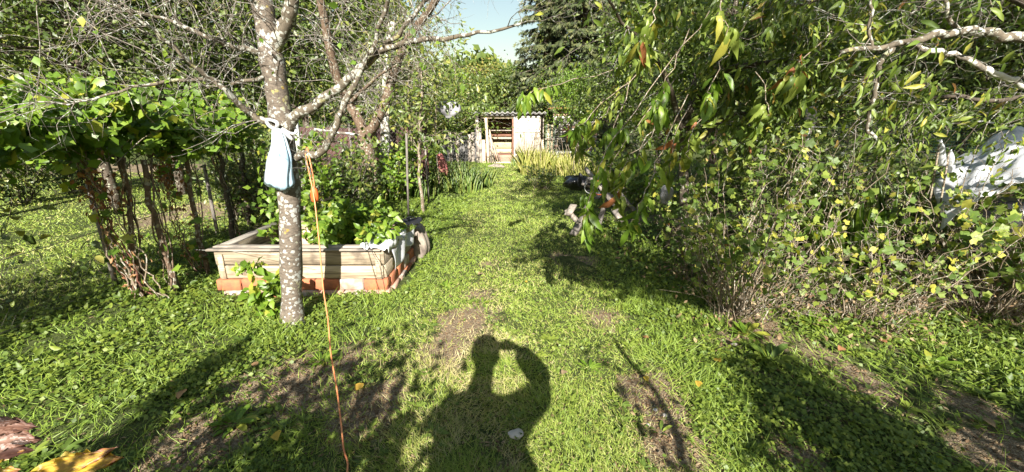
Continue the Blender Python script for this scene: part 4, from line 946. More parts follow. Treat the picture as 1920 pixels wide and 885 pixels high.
# red cloth on a stick, grey bag in the tree
rc = thing('red_cloth', 'faded red and orange cloth hanging on a stick left of the lawn', 'cloth', at(828, 300, 10))
def rcf(u, v): a = u*2*PI; s_ = (.085+.03*math.sin(a*3+v*4))*(.55+.6*math.sin(min(1, v*1.1)*PI*.8)); c = at(824+10*v, 288+40*v, 10); return (c[0]+s_*math.cos(a), c[1]+s_*.6*math.sin(a), c[2])
drape('cloth', rcf, 16, 12, 'red_cloth', None, None, rc); b_ = at(831, 335, 10); MB().tube([(b_[0], 10, -.05), at(824, 286, 10)], .02, 6).build('stick', 'post_grey', rc, True)
def gbf(u, v): a = u*2*PI; s_ = .30*(math.sin(min(1, .12+v)*PI*.93))**.6*(1+.2*math.sin(a*4+v*6)+.1*math.sin(a*9)); c = at(839+6*v, 190+32*v, 9.5); return (c[0]+s_*.8*math.cos(a), c[1]+s_*.5*math.sin(a), c[2])
drape('white_bag', gbf, 30, 14, 'bag_pale', 'crumpled greyish white bag caught in the young trees left of the shed', 'bag')
# low iris leaves and grasses
def blades(name, label, cat, px, py, Y, n, h, spread, mat, seed, wid=.014, stalks=0, nparts=0, bend=.4):
    r2 = np.random.RandomState(seed); b_ = at(px, py, Y); b_[2] = 0; root = thing(name, label, cat, b_)
    a = r2.uniform(0, 6.28, n); rr = spread*np.sqrt(r2.rand(n)); P = b_+np.stack([rr*np.cos(a), rr*np.sin(a), np.zeros(n)], 1)
    D = np.stack([np.cos(a)*bend*r2.rand(n), np.sin(a)*bend*r2.rand(n), np.ones(n)], 1); L = h*r2.uniform(.55, 1.1, n)
    T_L = strip([(0, .5), (.4, .45), (.75, .25), (1, 0)], .35, .3)
    leafcloud('blades', P, D, r2.normal(0, .35, (n, 3))+np.array([0, -1, .5]), L, mat, T_L, root, wid/L, None, r2)
    if stalks:
        mb = MB()
        for _ in range(stalks): p = b_+r2.normal(0, spread*.5, 3)*np.array([1, 1, 0]); mb.tube(smoothpath([p, p+np.array([r2.normal(0, .08), 0, h*.9]), p+np.array([r2.normal(0, .15), 0, h*1.6])]), .008, 4)
        mb.build('stalks', 'stem', root, True, kind='stuff')
for i, (px, py, Y, n, h, s_, m_, lab) in enumerate([(868, 357, 10.0, 150, .55, .5, 'iris_leaf', 'clump of upright iris leaves at the left lawn edge, nearest one'), (895, 350, 10.6, 120, .5, .4, 'iris_leaf', 'iris clump at the left lawn edge, next to the grass'), (845, 345, 10.8, 130, .6, .45, 'iris_leaf', 'iris clump below the red cloth'),
        (1000, 322, 13.2, 260, .85, .40, 'straw', 'yellow green tall ornamental grass before the reed door'), (1035, 318, 14.0, 260, .7, .7, 'straw', 'dry straw coloured grasses right of the ornamental grass'), (1068, 318, 13.0, 220, .6, .6, 'straw', 'dry grass tussock in front of the orange boards'),
        (1100, 325, 11.5, 160, .5, .6, 'straw', 'straw coloured tussock behind the saw horse'), (968, 312, 15.6, 70, .4, .25, 'iris_leaf', 'small green plant at the foot of the reed door'), (715, 345, 8.6, 120, .6, .4, 'iris_leaf', 'green blades around the foot of the white barked tree'), (775, 345, 9.2, 130, .55, .6, 'iris_leaf', 'grassy clump behind the nearest sapling')]):
    blades('iris_clump' if m_ == 'iris_leaf' else 'tall_grass', lab, 'plant', px, py, Y, n, h, s_, m_, 90+i, .028 if Y > 9 else .02, 6 if m_ == 'straw' else 0)
blades('spiky_plant', 'dark green spiky leaved plant between the currant bushes', 'plant', 1565, 500, 4.2, 90, .95, .25, 'iris_leaf', 120, .03)
bush('low_shrub', 'dark low round shrub below the ornamental grass', 'shrub', (*at(1015, 350, 10.2)[:2], 0), 26, .55, .5, .06, 9, 'hedge_leaf', 'ov4', T_OV4, 'stem', 130, 0, None, 1.0, .1, .03)

# ================================================================== SHRUBS BEHIND BED AND UNDER THE HEDGE
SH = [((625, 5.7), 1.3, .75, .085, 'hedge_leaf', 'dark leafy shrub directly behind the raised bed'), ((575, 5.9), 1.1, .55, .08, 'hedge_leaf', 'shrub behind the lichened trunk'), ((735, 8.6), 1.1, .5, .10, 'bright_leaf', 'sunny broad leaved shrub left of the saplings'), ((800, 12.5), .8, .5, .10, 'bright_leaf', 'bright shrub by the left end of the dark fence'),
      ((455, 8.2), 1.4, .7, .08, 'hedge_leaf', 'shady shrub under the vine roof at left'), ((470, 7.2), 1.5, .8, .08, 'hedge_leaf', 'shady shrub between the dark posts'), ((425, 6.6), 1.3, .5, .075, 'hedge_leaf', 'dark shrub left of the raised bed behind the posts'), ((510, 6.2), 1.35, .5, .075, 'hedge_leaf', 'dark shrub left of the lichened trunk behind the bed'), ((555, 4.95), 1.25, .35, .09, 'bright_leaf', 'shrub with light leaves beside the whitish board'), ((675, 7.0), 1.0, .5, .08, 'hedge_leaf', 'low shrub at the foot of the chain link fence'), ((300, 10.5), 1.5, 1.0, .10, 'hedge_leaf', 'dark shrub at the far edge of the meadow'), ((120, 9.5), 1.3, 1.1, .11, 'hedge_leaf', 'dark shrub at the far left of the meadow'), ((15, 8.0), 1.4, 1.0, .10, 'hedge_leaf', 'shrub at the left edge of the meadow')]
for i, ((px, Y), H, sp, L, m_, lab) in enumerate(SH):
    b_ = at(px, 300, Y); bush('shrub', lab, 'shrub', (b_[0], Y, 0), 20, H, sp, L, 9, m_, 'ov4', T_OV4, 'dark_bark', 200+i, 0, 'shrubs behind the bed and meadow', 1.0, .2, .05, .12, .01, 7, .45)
lf = thing('trailing_branch', 'dark leaved low branch with elliptic leaves hanging into the left meadow', 'plant', (-4.4, 3.1, .0))
mb = MB(); tt = []
for i in range(7):
    p0 = np.array([-4.6+.05*i, 3.0+.1*i, .0]); q = smoothpath([p0, p0+(-.1+.1*i*.3, .0, .4)+rng.normal(0, .05, 3), p0+(rng.uniform(-.7, .7), rng.uniform(-.3, .5), rng.uniform(.5, 1.0))], jit=.012, rng=rng); mb.tube(q, np.linspace(.0032, .0015, len(q)), 4); tt.append(q); twigs(mb, q, 4, .4, .003, rng, 0, .1, 3, tt, .3)
mb.build('stems', 'dark_bark', lf, True, kind='stuff'); P, D, Nn = leaf_along(tt, 2.6, rng, .02, .2); split_leaves(lf, P, D, Nn, rng.uniform(.07, .12, len(P)), 'hedge_leaf', 'ov', T_OV, rng, 90, .9)

# ================================================================== BACKGROUND TREES
def bt_(px, Y, H, rx, z0, ncl, per, ls, mat, lab, seed, tpl=T_OV4, tr=.10, sig=.30, bark='dark_bark', name='hedge_tree', grp='trees around the garden', bias=0, dx=0, wr=1.0, ry=None):
    b_ = at(px, 300, Y); base = (b_[0], Y, 0); zc = (z0+H)/2; hz = (H-z0)/2; r2 = np.random.RandomState(seed); ry = ry or rx*.8
    bl = [((b_[0]+dx, Y, zc), (rx, ry, hz)), ((b_[0]+r2.uniform(-.5, .5)*rx, Y-.3*rx, z0+hz*.55), (rx*.75, rx*.6, hz*.5)), ((b_[0]+r2.uniform(-.5, .5)*rx, Y, H-hz*.5), (rx*.6, rx*.6, hz*.5))]
    return crowntree(name, lab, 'tree', base, H, tr, bl, ncl, per, ls, mat, tpl, bark, seed, grp, sig, .25, wr, tintbias=bias)
bt_(-60, 6.9, 6.4, 2.5, 1.6, 240, 42, .085, 'hedge_leaf', 'big leafy tree at the far left edge beyond the vines', 301)
bt_(190, 7.6, 6.8, 2.3, 1.8, 240, 42, .085, 'hedge_leaf', 'second leafy tree from the left, its crown over the dark meadow edge', 302)
bt_(330, 9.0, 7.8, 2.5, 2.0, 240, 42, .095, 'hedge_leaf', 'dense tree behind the left limbs of the lichened tree', 303)
bt_(470, 10.0, 8.6, 2.4, 1.6, 240, 42, .10, 'hedge_leaf', 'dense dark tree right behind the lichened trunk', 304)
bt_(585, 10.5, 8.8, 2.2, 1.2, 220, 42, .10, 'hedge_leaf', 'dark tree between the lichened trunk and the forked fruit tree', 305)
bt_(680, 11.8, 7.6, 1.6, 1.0, 190, 40, .10, 'hedge_leaf', 'tree filling the V of the forked fruit tree', 306, bias=.1)
bt_(770, 13.5, 3.4, 1.5, .8, 150, 40, .10, 'hedge_leaf', 'lower lighter tree between the forked tree and the saplings', 307, bias=.25)
bt_(845, 18.2, 3.7, 2.0, 1.2, 190, 42, .12, 'hedge_leaf', 'low bushy tree behind the dark fence', 308)
bt_(900, 25, 4.9, 2.0, 1.5, 160, 40, .17, 'yellow_crown_leaf', 'yellowing tree rising behind the shed roof', 309, tr=.2)
bt_(770, 24, 4.9, 2.3, 1.0, 150, 40, .17, 'hedge_leaf', 'tall tree far behind the saplings', 310, bias=.2)
bt_(950, 23, 4.4, 2.4, .8, 150, 40, .15, 'hedge_leaf', 'broad green tree just above the shed roof', 311)
bt_(1040, 19.0, 3.7, 1.3, .5, 130, 40, .12, 'hedge_leaf', 'green tree between the shed and the tall spruces', 312, bias=.15)
bt_(1150, 13.5, 3.4, 1.3, 1.7, 120, 42, .09, 'hedge_leaf', 'leafy light tree above the white hut', 313)
bt_(1230, 11.5, 5.8, 1.9, .9, 200, 42, .10, 'hedge_leaf', 'tree behind the trunk of the peach tree', 314)
bt_(1350, 10.0, 7.5, 2.2, .8, 230, 42, .095, 'hedge_leaf', 'tall dark tree behind the peach limbs right of centre', 315, tpl=T_LANCE_S, wr=1.3)
bt_(1490, 9.0, 7.5, 2.2, .9, 230, 42, .095, 'hedge_leaf', 'tall dark tree behind the grey post', 316)
bt_(1640, 8.2, 7.0, 2.1, 1.0, 230, 42, .09, 'hedge_leaf', 'tall tree behind the green net', 317, tpl=T_LANCE_S, wr=1.3)
bt_(1790, 7.6, 6.8, 2.1, 1.1, 230, 42, .09, 'hedge_leaf', 'tall tree behind the plastic sheet', 318)
bt_(1920, 7.0, 6.5, 2.1, 1.0, 220, 42, .09, 'hedge_leaf', 'leafy tree at the far right edge', 319)
bt_(1080, 14.6, 3.3, 1.1, 1.75, 90, 40, .09, 'bright_leaf', 'small fruit tree with hanging leaves before the hut', 320, tpl=T_LANCE_S, wr=1.4, tr=.07)
# tall spruces
def spruce(px, Y, H, R, lab, seed, lev=46, n=None):
    r2 = np.random.RandomState(seed); b_ = at(px, 300, Y); base = np.array([b_[0], Y, 0]); root = thing('spruce_tree', lab, 'spruce', base, 'spruces behind the shed')
    mb = MB(); mb.tube([base, base+(0.05, 0, H*.5), base+(0, 0, H)], [.28, .16, .02], 8); mb.build('trunk', 'dark_bark', root, True)
    mb = MB(); P = []; D = []; Nn = []
    for l in range(lev):
        z = .4+(H-.5)*(l/lev)**1.0; rr = R*(1-z/H)**.75+.12
        for k in range(11):
            a = r2.uniform(0, 6.28); ln = rr*r2.uniform(.65, 1.12); d = np.array([math.cos(a), math.sin(a), 0]); s0 = base+np.array([0, 0, z+r2.uniform(-.1, .1)])
            if d[1] > .55: continue
            q = np.array([s0, s0+d*ln*.5+(0, 0, -.10*ln), s0+d*ln*.85+(0, 0, -.20*ln), s0+d*ln+(0, 0, -.14*ln)]); mb.tube(q, np.linspace(.03, .008, 4), 3, False)
            m_ = int(8+ln*13); t = r2.uniform(.15, 1, m_)
            pts = s0+d*ln*t[:, None]+np.stack([np.zeros(m_), np.zeros(m_), -.2*ln*t], 1)
            sd = np.array([-d[1], d[0], 0])*r2.choice([-1, 1], m_)[:, None]
            P.append(pts+sd*r2.uniform(0, .22, (m_, 1))*ln*.6+r2.normal(0, .03, (m_, 3))); D.append(sd*.6+d*.6+np.stack([np.zeros(m_), np.zeros(m_), -r2.uniform(.2, 1.1, m_)], 1)); Nn.append(r2.normal(0, .4, (m_, 3))+(0, -.6, .8))
    mb.build('limbs', 'dark_bark', root, True, kind='stuff'); P = np.concatenate(P)
    leafcloud('crown', P, np.concatenate(D), np.concatenate(Nn), r2.uniform(.22, .42, len(P)), 'spruce_needle', T_SPRIG, root, 1.0, None, r2)
spruce(1020, 21, 12.5, 2.1, 'leftmost dark spruce standing right of the patch of sky', 401)
spruce(1085, 19, 13.5, 2.4, 'middle tall spruce behind the hut', 402)
spruce(1150, 22, 14.5, 2.6, 'rightmost tall spruce behind the peach crown', 403)
# far wood
r2 = np.random.RandomState(9); n = 42000; th = r2.uniform(-1.15, 1.15, n); R_ = r2.uniform(31, 36, n); topz = 6.2+2.2*vnoise(th*14, th*0, 1, 4)+np.where(np.abs(th+.09) > .15, 3.5, -1.2)
z = r2.rand(n)**.8*topz
P = np.stack([R_*np.sin(th), R_*np.cos(th), z], 1)
leafcloud('far_wood', P, r2.normal(0, 1, (n, 3)), r2.normal(0, .6, (n, 3))+(0, -.6, .6), r2.uniform(.4, .8, n), 'hedge_leaf', T_OV4, None, 1.0, np.clip(r2.rand(n)*.6+vnoise(th*30, z, 1.2, 8)*.5, 0, 1), r2)
tag(bpy.data.objects['far_wood'], 'far belt of trees closing the garden behind the shed', 'wood')

# ================================================================== PEACH TREES at right
rng = np.random.RandomState(17)
B = at
pb = B(1283, 400, 4.7); pb[2] = 0
pea = thing('peach_tree', 'dark limbed peach tree right of the lawn, its long leaves hanging over the path', 'tree', pb)
tips = []
mb = MB(); limb(mb, [pb-(0, 0, .1), B(1284, 380, 4.7), B(1282, 300, 4.7), B(1284, 225, 4.65)], .062, .05, 9, .006, rng); mb.build('trunk', 'dark_bark', pea, True)
for pts in ([B(1284, 230, 4.65), B(1305, 190, 4.5), B(1345, 135, 4.3), B(1390, 85, 4.1), B(1425, 35, 3.9), B(1450, -30, 3.7)], [B(1283, 250, 4.65), B(1262, 190, 4.5), B(1235, 120, 4.2), B(1205, 80, 4.0), B(1165, 40, 3.7), B(1130, -20, 3.5)],
            [B(1284, 240, 4.6), B(1300, 150, 4.9), B(1285, 60, 5.0), B(1270, -20, 5.0)], [B(1345, 135, 4.3), B(1420, 120, 4.0), B(1500, 115, 3.8), B(1580, 140, 3.6)],
            [B(1282, 300, 4.7), B(1340, 235, 4.4), B(1400, 210, 4.2), B(1470, 215, 4.0)]):
    limbpart(pts, .036, .008, 'dark_bark', 26, .66, .006, 1, .05, 7, 5, pea)
P, D, Nn = leaf_along(tips, 6.8, rng, .05, .75)
tt_ = P[:, 1]*cp_-(P[:, 2]-CZ)*sp_; sx = P[:, 0]/np.maximum(tt_, .1); sel = (sx > .26) | ((sx > .10) & (rng.rand(len(P)) < .12)); P, D, Nn = P[sel], D[sel], Nn[sel]
split_leaves(pea, P, D, Nn, rng.uniform(.065, .125, len(P)), 'peach_leaf', 'lance', T_LANCE, rng, 110, 1.15)
# the long hanging shoots nearest the path, each with its leaves one by one
SHO = [([(1330, 20, 3.6), (1215, 180, 3.0), (1150, 265, 2.6), (1118, 325, 2.4), (1100, 385, 2.3), (1110, 425, 2.25)], .55, 24), ([(1290, 60, 3.4), (1250, 150, 2.9), (1232, 205, 2.5)], .8, 13), ([(1400, 40, 3.5), (1352, 120, 3.0), (1332, 170, 2.6), (1325, 195, 2.5)], .8, 13),
       ([(1290, 180, 3.3), (1240, 285, 2.8), (1215, 345, 2.5), (1195, 400, 2.35), (1175, 420, 2.3)], .55, 20), ([(1190, 140, 3.4), (1155, 235, 2.9), (1135, 255, 2.8)], .8, 14), ([(1230, 120, 3.9), (1080, 150, 3.6), (1000, 172, 3.4), (975, 190, 3.3)], .6, 20),
       ([(1180, 150, 3.6), (1110, 215, 3.2), (1072, 245, 3.0)], .7, 14), ([(1250, 210, 3.6), (1205, 280, 3.0), (1165, 330, 2.8)], .6, 16), ([(1560, 60, 3.0), (1500, 120, 2.5), (1478, 150, 2.4)], .7, 14), ([(1230, -20, 2.8), (1220, 40, 2.6), (1200, 90, 2.5)], .4, 16), ([(1350, -20, 2.8), (1350, 30, 2.6), (1370, 60, 2.5)], .4, 14),
       ([(1250, 160, 3.6), (1190, 240, 3.3), (1150, 300, 3.1), (1140, 345, 3.0)], .3, 14), ([(1290, 200, 3.6), (1260, 270, 3.2), (1250, 330, 3.0)], .3, 12), ([(1200, 120, 3.8), (1150, 190, 3.6), (1090, 260, 3.5), (1085, 285, 3.4)], .3, 14), ([(1240, 230, 3.4), (1180, 290, 3.1), (1155, 345, 3.0), (1160, 380, 2.9)], .3, 12), ([(1330, 200, 3.5), (1300, 250, 3.1), (1290, 300, 2.9)], .3, 12), ([(1420, 130, 3.4), (1440, 200, 3.1), (1415, 240, 3.0)], .4, 10)]
mb = MB(); P = []; D = []
for pts, f0, n in SHO:
    q = smoothpath([B(*p) for p in pts]); mb.tube(q+rng.normal(0, .012, q.shape), np.linspace(.0045, .002, len(q)), 5, False)
    for i in range(int(n*2.1)):
        f = (f0*.55+(1-f0*.55)*rng.rand()**.7)*(len(q)-1); j = min(int(f), len(q)-2); p = q[j]+(q[j+1]-q[j])*(f-j)
        d = rng.normal(0, .45, 3); d[2] = -1; P.append(p+rng.normal(0, .02, 3)); D.append(d)
mb.build('hanging_shoots', 'stem', pea, True, kind='stuff')
P = np.array(P); D = unit(np.array(D)); Nn = rng.normal(0, .5, P.shape)+np.array([0, -1, .4])
T_LANCE_C = strip([(0, 0), (.18, .09), (.4, .14), (.62, .13), (.84, .06), (1, 0)], .75, .9, 2)
hf = len(P)//2; Ls = rng.uniform(.06, .15, len(P))
leafparts(pea, P[:hf], D[:hf], Nn[:hf], Ls[:hf], 'bright_leaf', 'lance', T_LANCE, rng, 1.1, tints=(.2, .4, .6, .8, .9, .99), probs=[.25, .25, .2, .15, .1, .05])
leafparts(pea, P[hf:], D[hf:], Nn[hf:], Ls[hf:], 'peach_leaf', 'lance_curled', T_LANCE_C, rng, 1.15, tints=(.3, .6, .8, .92, .97, 1.), probs=[.2, .3, .25, .15, .07, .03])

pb = np.array([4.7, 2.3, 0]); pe2 = thing('peach_tree', 'peach tree with long pale lichened boughs reaching in from the right edge', 'tree', pb)
tips = []
mb = MB(); limb(mb, [pb-(0, 0, .1), pb+(0, .05, .8), pb+(-.1, .1, 1.6)], .09, .07, 9, .006, rng); mb.build('trunk', 'brown_bark', pe2, True)
C2 = lambda px, py, Y=2.4: at(px, py, Y)
limbpart([pb+(-.1, .1, 1.55), C2(2010, 95, 2.3), C2(1935, 76), C2(1880, 68), C2(1820, 58), C2(1760, 64), C2(1705, 76), C2(1650, 88), C2(1575, 99)], .034, .012, 'branch_lichen', 18, .42, .004, 1, .1, 8, 3, pe2)
limbpart([C2(1700, 80), C2(1760, 98, 2.45), C2(1800, 102, 2.5), C2(1845, 128, 2.5), C2(1885, 145, 2.5), C2(1925, 160, 2.5), C2(2000, 190, 2.5)], .014, .02, 'pale_bark', 10, .35, .004, 1, .1, 8, 3, pe2)
limbpart([C2(1675, 84), C2(1655, 110), C2(1643, 160), C2(1632, 205), C2(1628, 240), C2(1640, 262)], .016, .008, 'branch_lichen', 14, .3, .004, 1, 0, 7, 3, pe2)
limbpart([C2(1636, 92), C2(1628, 60), C2(1632, 10), C2(1640, -30)], .010, .006, 'branch_lichen', 8, .4, .004, 1, .1, 6, 3, pe2)
limbpart([C2(1800, 60), C2(1782, 35), C2(1768, 0), C2(1760, -30)], .012, .007, 'branch_lichen', 10, .4, .004, 1, .1, 6, 3, pe2)
limbpart([C2(2000, 60, 2.6), C2(1900, -10, 2.8), C2(1760, -40, 3.0), C2(1600, -20, 3.2), C2(1500, 10, 3.3)], .03, .008, 'dark_bark', 34, .7, .006, 1, -.3, 7, 5, pe2)
limbpart([pb+(-.1, .1, 1.4), (4.4, 3.2, 1.9), C2(1880, 190, 3.5), C2(1780, 180, 3.6), C2(1680, 200, 3.6)], .03, .008, 'dark_bark', 30, .6, .006, 1, 0, 7, 5, pe2)
P, D, Nn = leaf_along(tips, 4.6, rng, .05, .9)
kp = ((P[:, 1] > 2.75) | (rng.rand(len(P)) < .16)); kp = kp & ~((P[:, 0] > 3.5) & (P[:, 1] < 3.4)); P, D, Nn = P[kp], D[kp], Nn[kp]
split_leaves(pe2, P, D, Nn, rng.uniform(.06, .10, len(P)), 'peach_leaf', 'lance', T_LANCE, rng, 280)

# ================================================================== CURRANT AND OTHER BUSHES at right
CB = [((1385, 592), 42, 1.38, .62, 300, 3.4, 'largest currant bush, many bare grey stems and yellow green lobed leaves, right of the lawn'), ((1270, 470), 22, .95, .40, 150, 4.5, 'small bright currant bush left behind the largest one'), ((1600, 600), 32, .85, .6, 220, 1.7, 'middle currant bush with curved bare stems and sparse leaves'), ((1850, 588), 44, 1.05, .66, 260, 3.0, 'currant bush at right with larger pale leaves over many upright stems'), ((1490, 520), 18, 1.5, .45, 180, 2.6, 'shaded currant bush behind and between the first two'), ((1720, 530), 20, 1.4, .5, 200, 2.3, 'straggling bush with brown tinted leaves left of the plastic sheet'),
      ((1320, 530), 20, .75, .4, 60, 3.2, 'low currant bush pressed against the left of the largest one'), ((1485, 592), 10, .5, .3, 60, 1.6, 'knee high currant shoots between the largest and the middle bush'), ((1705, 590), 12, .6, .35, 60, 1.6, 'thin currant shoots between the middle and the right bush'), ((1950, 590), 22, .85, .5, 60, 3.0, 'currant bush cut by the right edge of the picture'), ((1570, 480), 24, 1.6, .55, 60, 3.4, 'tall shaded currant bush behind the middle one')]
for i, (px, n, H, sp, npt, per, lab) in enumerate(CB):
    g = gnd(*px)
    r = bush('currant_bush', lab, 'bush', g, n, H, sp, .052 if i != 3 else .07, per*.62, 'hedge_leaf' if i in (4, 10) else 'peach_leaf' if i == 5 else 'currant_leaf', 'lobe', T_LOBE, 'stem', 500+i, npt, 'currant bushes', 1.0, .15, .03, .34, .0055, 8, .24)  # shaded bushes get a darker leaf colour that stands in for shade
    r3 = np.random.RandomState(800+i); mb = MB(); tt = []       # dead twigs crowding the foot of the bush
    for _ in range(int(n*1.1)):
        a = r3.uniform(0, 6.28); p = g+np.array([math.cos(a), math.sin(a), 0])*r3.uniform(0, .3)*sp*1.5; d = np.array([math.cos(a)*r3.uniform(.1, .9), math.sin(a)*r3.uniform(.1, .9), r3.uniform(.3, 1)])*H*.5
        q = smoothpath([p, p+d*.5+r3.normal(0, .03, 3), p+d+r3.normal(0, .06, 3)]); mb.tube(q, np.linspace(.0035, .0015, len(q)), 3, False); tt.append(q); twigs(mb, q, 3, .16, .002, r3, 0, .1, 3, tt, .3)
    mb.build('dead_twigs', 'stem', r, True, kind='stuff')
    P, D, Nn = leaf_along(tt, 1.0, r3, .03, .3); leafcloud('withered_leaves', P, D, Nn, r3.uniform(.02, .045, len(P)), 'litter', T_OV4, r, .9, None, r3)
# weeds and leaf litter crowding under the thicket and along the hedge foot
def undergrowth(name, lab, xr, yr, n, h, mat, seed, L, cat='weeds', tpl=None):
    r3 = np.random.RandomState(seed); x = r3.uniform(*xr, n); y = r3.uniform(*yr, n); dn = vnoise(x, y, .35, seed % 9); k = r3.rand(n) < dn*1.4-.15
    x, y, dn = x[k], y[k], dn[k]; n = len(x); z = hgt(x, y)+h*dn*r3.rand(n)
    o = leafcloud(name, np.stack([x, y, z], 1), r3.normal(0, 1, (n, 3))+(0, 0, .4), r3.normal(0, .5, (n, 3))+(0, -.5, .8), L*r3.uniform(.6, 1.3, n), mat, tpl or T_OV, None, .8, None, r3); tag(o, lab, cat)
undergrowth('undergrowth', 'tangled low weeds under and behind the currant bushes', (1.2, 6.5), (3.6, 8), 5000, .30, 'clover', 31, .055)
undergrowth('front_weeds', 'bright weeds in front of the right hand currant bushes', (2.3, 4.6), (2.0, 3.2), 2600, .11, 'clover', 32, .045)
undergrowth('leaf_litter', 'brown dead leaves lying under the currant bushes', (1.3, 6), (2.6, 6), 3200, .05, 'litter', 33, .05, 'leaf litter')
undergrowth('shade_weeds', 'leafy weeds in the dark strip under the left vine row', (-5.2, -3.1), (2.2, 9), 3600, .16, 'clover', 34, .055)
# broad leaved weeds dotted through the lawn
r3 = np.random.RandomState(35); x, y, r_ = polar(1500, 1.3, 8, 1.5); k = (bare(x, y) < .6) & ~in_bed(x, y) & (r3.rand(len(x)) > .75*lawn_w(x, y)); x, y = x[k], y[k]; m_ = 7; n = len(x)
a = (np.arange(m_)[None]*.9+r3.uniform(0, 6, (n, 1))+r3.normal(0, .2, (n, m_))).ravel(); el = np.repeat(r3.uniform(.1, .9, n), m_); sz = np.repeat(r3.uniform(.03, .085, n), m_)*r3.uniform(.6, 1.2, n*m_); P = np.repeat(np.stack([x, y, hgt(x, y)+.004], 1), m_, 0)
o = leafcloud('broadleaf_weeds', P, np.stack([np.cos(a), np.sin(a), el], 1), np.stack([-np.cos(a)*.3, -np.sin(a)*.3-.2, np.ones(len(a))], 1), sz, 'clover', T_ROS, None, 1.1, np.repeat(r3.uniform(.2, 1, n), m_), r3); tag(o, 'plantain and dandelion rosettes scattered through the lawn', 'weeds')

BS = [((1330, 5.9), 1.2, .7, 'hedge_leaf', 'dark bush below the peach tree fork'), ((1450, 5.3), 1.25, .7, 'peach_leaf', 'bush below the white string'), ((1570, 5.0), 1.3, .7, 'hedge_leaf', 'dense shrub behind the spiky plant'), ((1690, 4.9), 1.4, .7, 'peach_leaf', 'shrub behind the plastic bottles'), ((1860, 6.0), 1.3, .8, 'peach_leaf', 'shrub behind the plastic sheet'), ((1210, 7.5), 1.1, .7, 'currant_leaf', 'sunlit shrub behind the saw horse'), ((1150, 9.5), 1.0, .7, 'currant_leaf', 'light shrub before the hut grass'), ((1400, 7.5), 1.7, .9, 'hedge_leaf', 'tall shrub behind the brown post'), ((1550, 7.0), 1.7, .9, 'hedge_leaf', 'tall shrub behind the grey post'), ((2040, 5.6), 1.3, .6, 'peach_leaf', 'shrub cut off by the right edge'), ((1790, 4.5), .8, .5, 'currant_leaf', 'low leafy bush under the plastic sheet')]
for i, ((px, Y), H, sp, m_, lab) in enumerate(BS):
    H = H*(1.22 if Y < 6 and px > 1300 and 'low' not in lab else 1)
    b_ = at(px, 300, Y); bush('shrub', lab, 'shrub', (b_[0], Y, 0), 22, H, sp, .08, 8, m_, 'ov4', T_OV4, 'stem', 600+i, 0, 'shrubs at the right', 1.0, .35, .04, .1, .007, 8, .38)

# ================================================================== SAW HORSE and heap
sh = thing('saw_horse', 'weathered grey wooden saw horse with splayed crossed legs beside the lawn', 'saw horse', gnd(1110, 430))
def bm_(pa, pb, w_, h_, mat, parent, name='leg', Ya=5.9, Yb=5.9, roll=0):
    return MB().beam(at(*pa, Ya), at(*pb, Yb), w_, h_, roll).build(name, mat, parent, bevel=.004)
bm_((1080, 437), (1130, 318), .07, .045, 'post_grey', sh, 'leg', 5.6, 6.0); bm_((1166, 402), (1098, 315), .075, .045, 'post_grey', sh, 'leg', 5.75, 6.05)
bm_((1120, 430), (1150, 330), .07, .045, 'post_grey', sh, 'leg', 5.9, 6.4); bm_((1190, 395), (1128, 322), .07, .045, 'post_grey', sh, 'leg', 6.2, 6.5)
bm_((1092, 345), (1160, 372), .06, .035, 'post_grey', sh, 'crossbar', 5.85, 6.25); bm_((1105, 338), (1150, 345), .09, .08, 'post_grey', sh, 'beam', 5.7, 6.6)
for i, (a_, c_, lab) in enumerate([((1076, 384), (1064, 404), 'short sawn board end standing at the left foot of the saw horse'), ((1062, 394), (1086, 418), 'narrow board slanting down left of the saw horse'), ((1085, 422), (1074, 440), 'pale board stub in the grass before the saw horse'), ((1150, 392), (1170, 420), 'bent board lying right below the saw horse')]):
    o = MB().beam(at(*a_, 5.6), at(*c_, 5.45), .10, .03).build('board_offcut', 'plank_grey', None, bevel=.004); tag(o, lab, 'board')
def tp_(u, v):
    c = at(1088+62*u, 322+6*math.sin(u*5), 6.05); return (c[0]+.03*fz(u, v, 31, 2), c[1]-.14+.32*v, c[2]-.02+.08*fz(u, v, 33, 1.4)-.55*abs(v-.5)**1.5*2*(.5+u*.5))
drape('black_sheet', tp_, 26, 22, 'film_grey', 'crumpled dark plastic sheet draped over the saw horse', 'plastic sheet')
def tp2(u, v):
    a = u*2*PI; s_ = .20*math.sin(min(1, .1+v)*PI*.95)**.5*(1+.25*math.sin(a*3+v*5)); c = at(1082, 330+26*v, 6.8); return (c[0]+s_*1.2*math.cos(a), c[1]+s_*math.sin(a), c[2])
drape('black_sack', tp2, 24, 12, 'black_plastic', 'crumpled black plastic sack left behind the saw horse', 'sack')
c = at(1124, 352, 5.75); a = np.linspace(.2, 2*PI, 26); o = MB().tube(np.stack([c[0]+.10*np.cos(a), c[1]+.02*np.sin(a), c[2]+.10*np.sin(a)], 1), .008, 6).build('orange_hose', 'plug_orange', None, True); tag(o, 'loop of orange hose hanging on the saw horse', 'hose')
c = at(1108, 352, 5.72); o = MB().tube(np.stack([c[0]+.09*np.cos(a), c[1]+.02*np.sin(a), c[2]+.08*np.sin(a)], 1), .005, 6).build('wire_loop', 'wire_white', None, True); tag(o, 'pale wire loop hanging left of the orange hose', 'wire')
def fb(u, v):
    a = u*2*PI; s_ = .05*math.sin(min(1, .15+v)*PI*.9)**.6*(1+.2*math.sin(a*5+v*6)); c = at(1252-6*v, 348+34*v, 3.6); return (c[0]+s_*math.cos(a), c[1]+s_*.6*math.sin(a), c[2])
drape('grey_bag', fb, 30, 14, 'bag_grey', 'small grey clear plastic bag hanging left of the largest currant bush', 'bag')
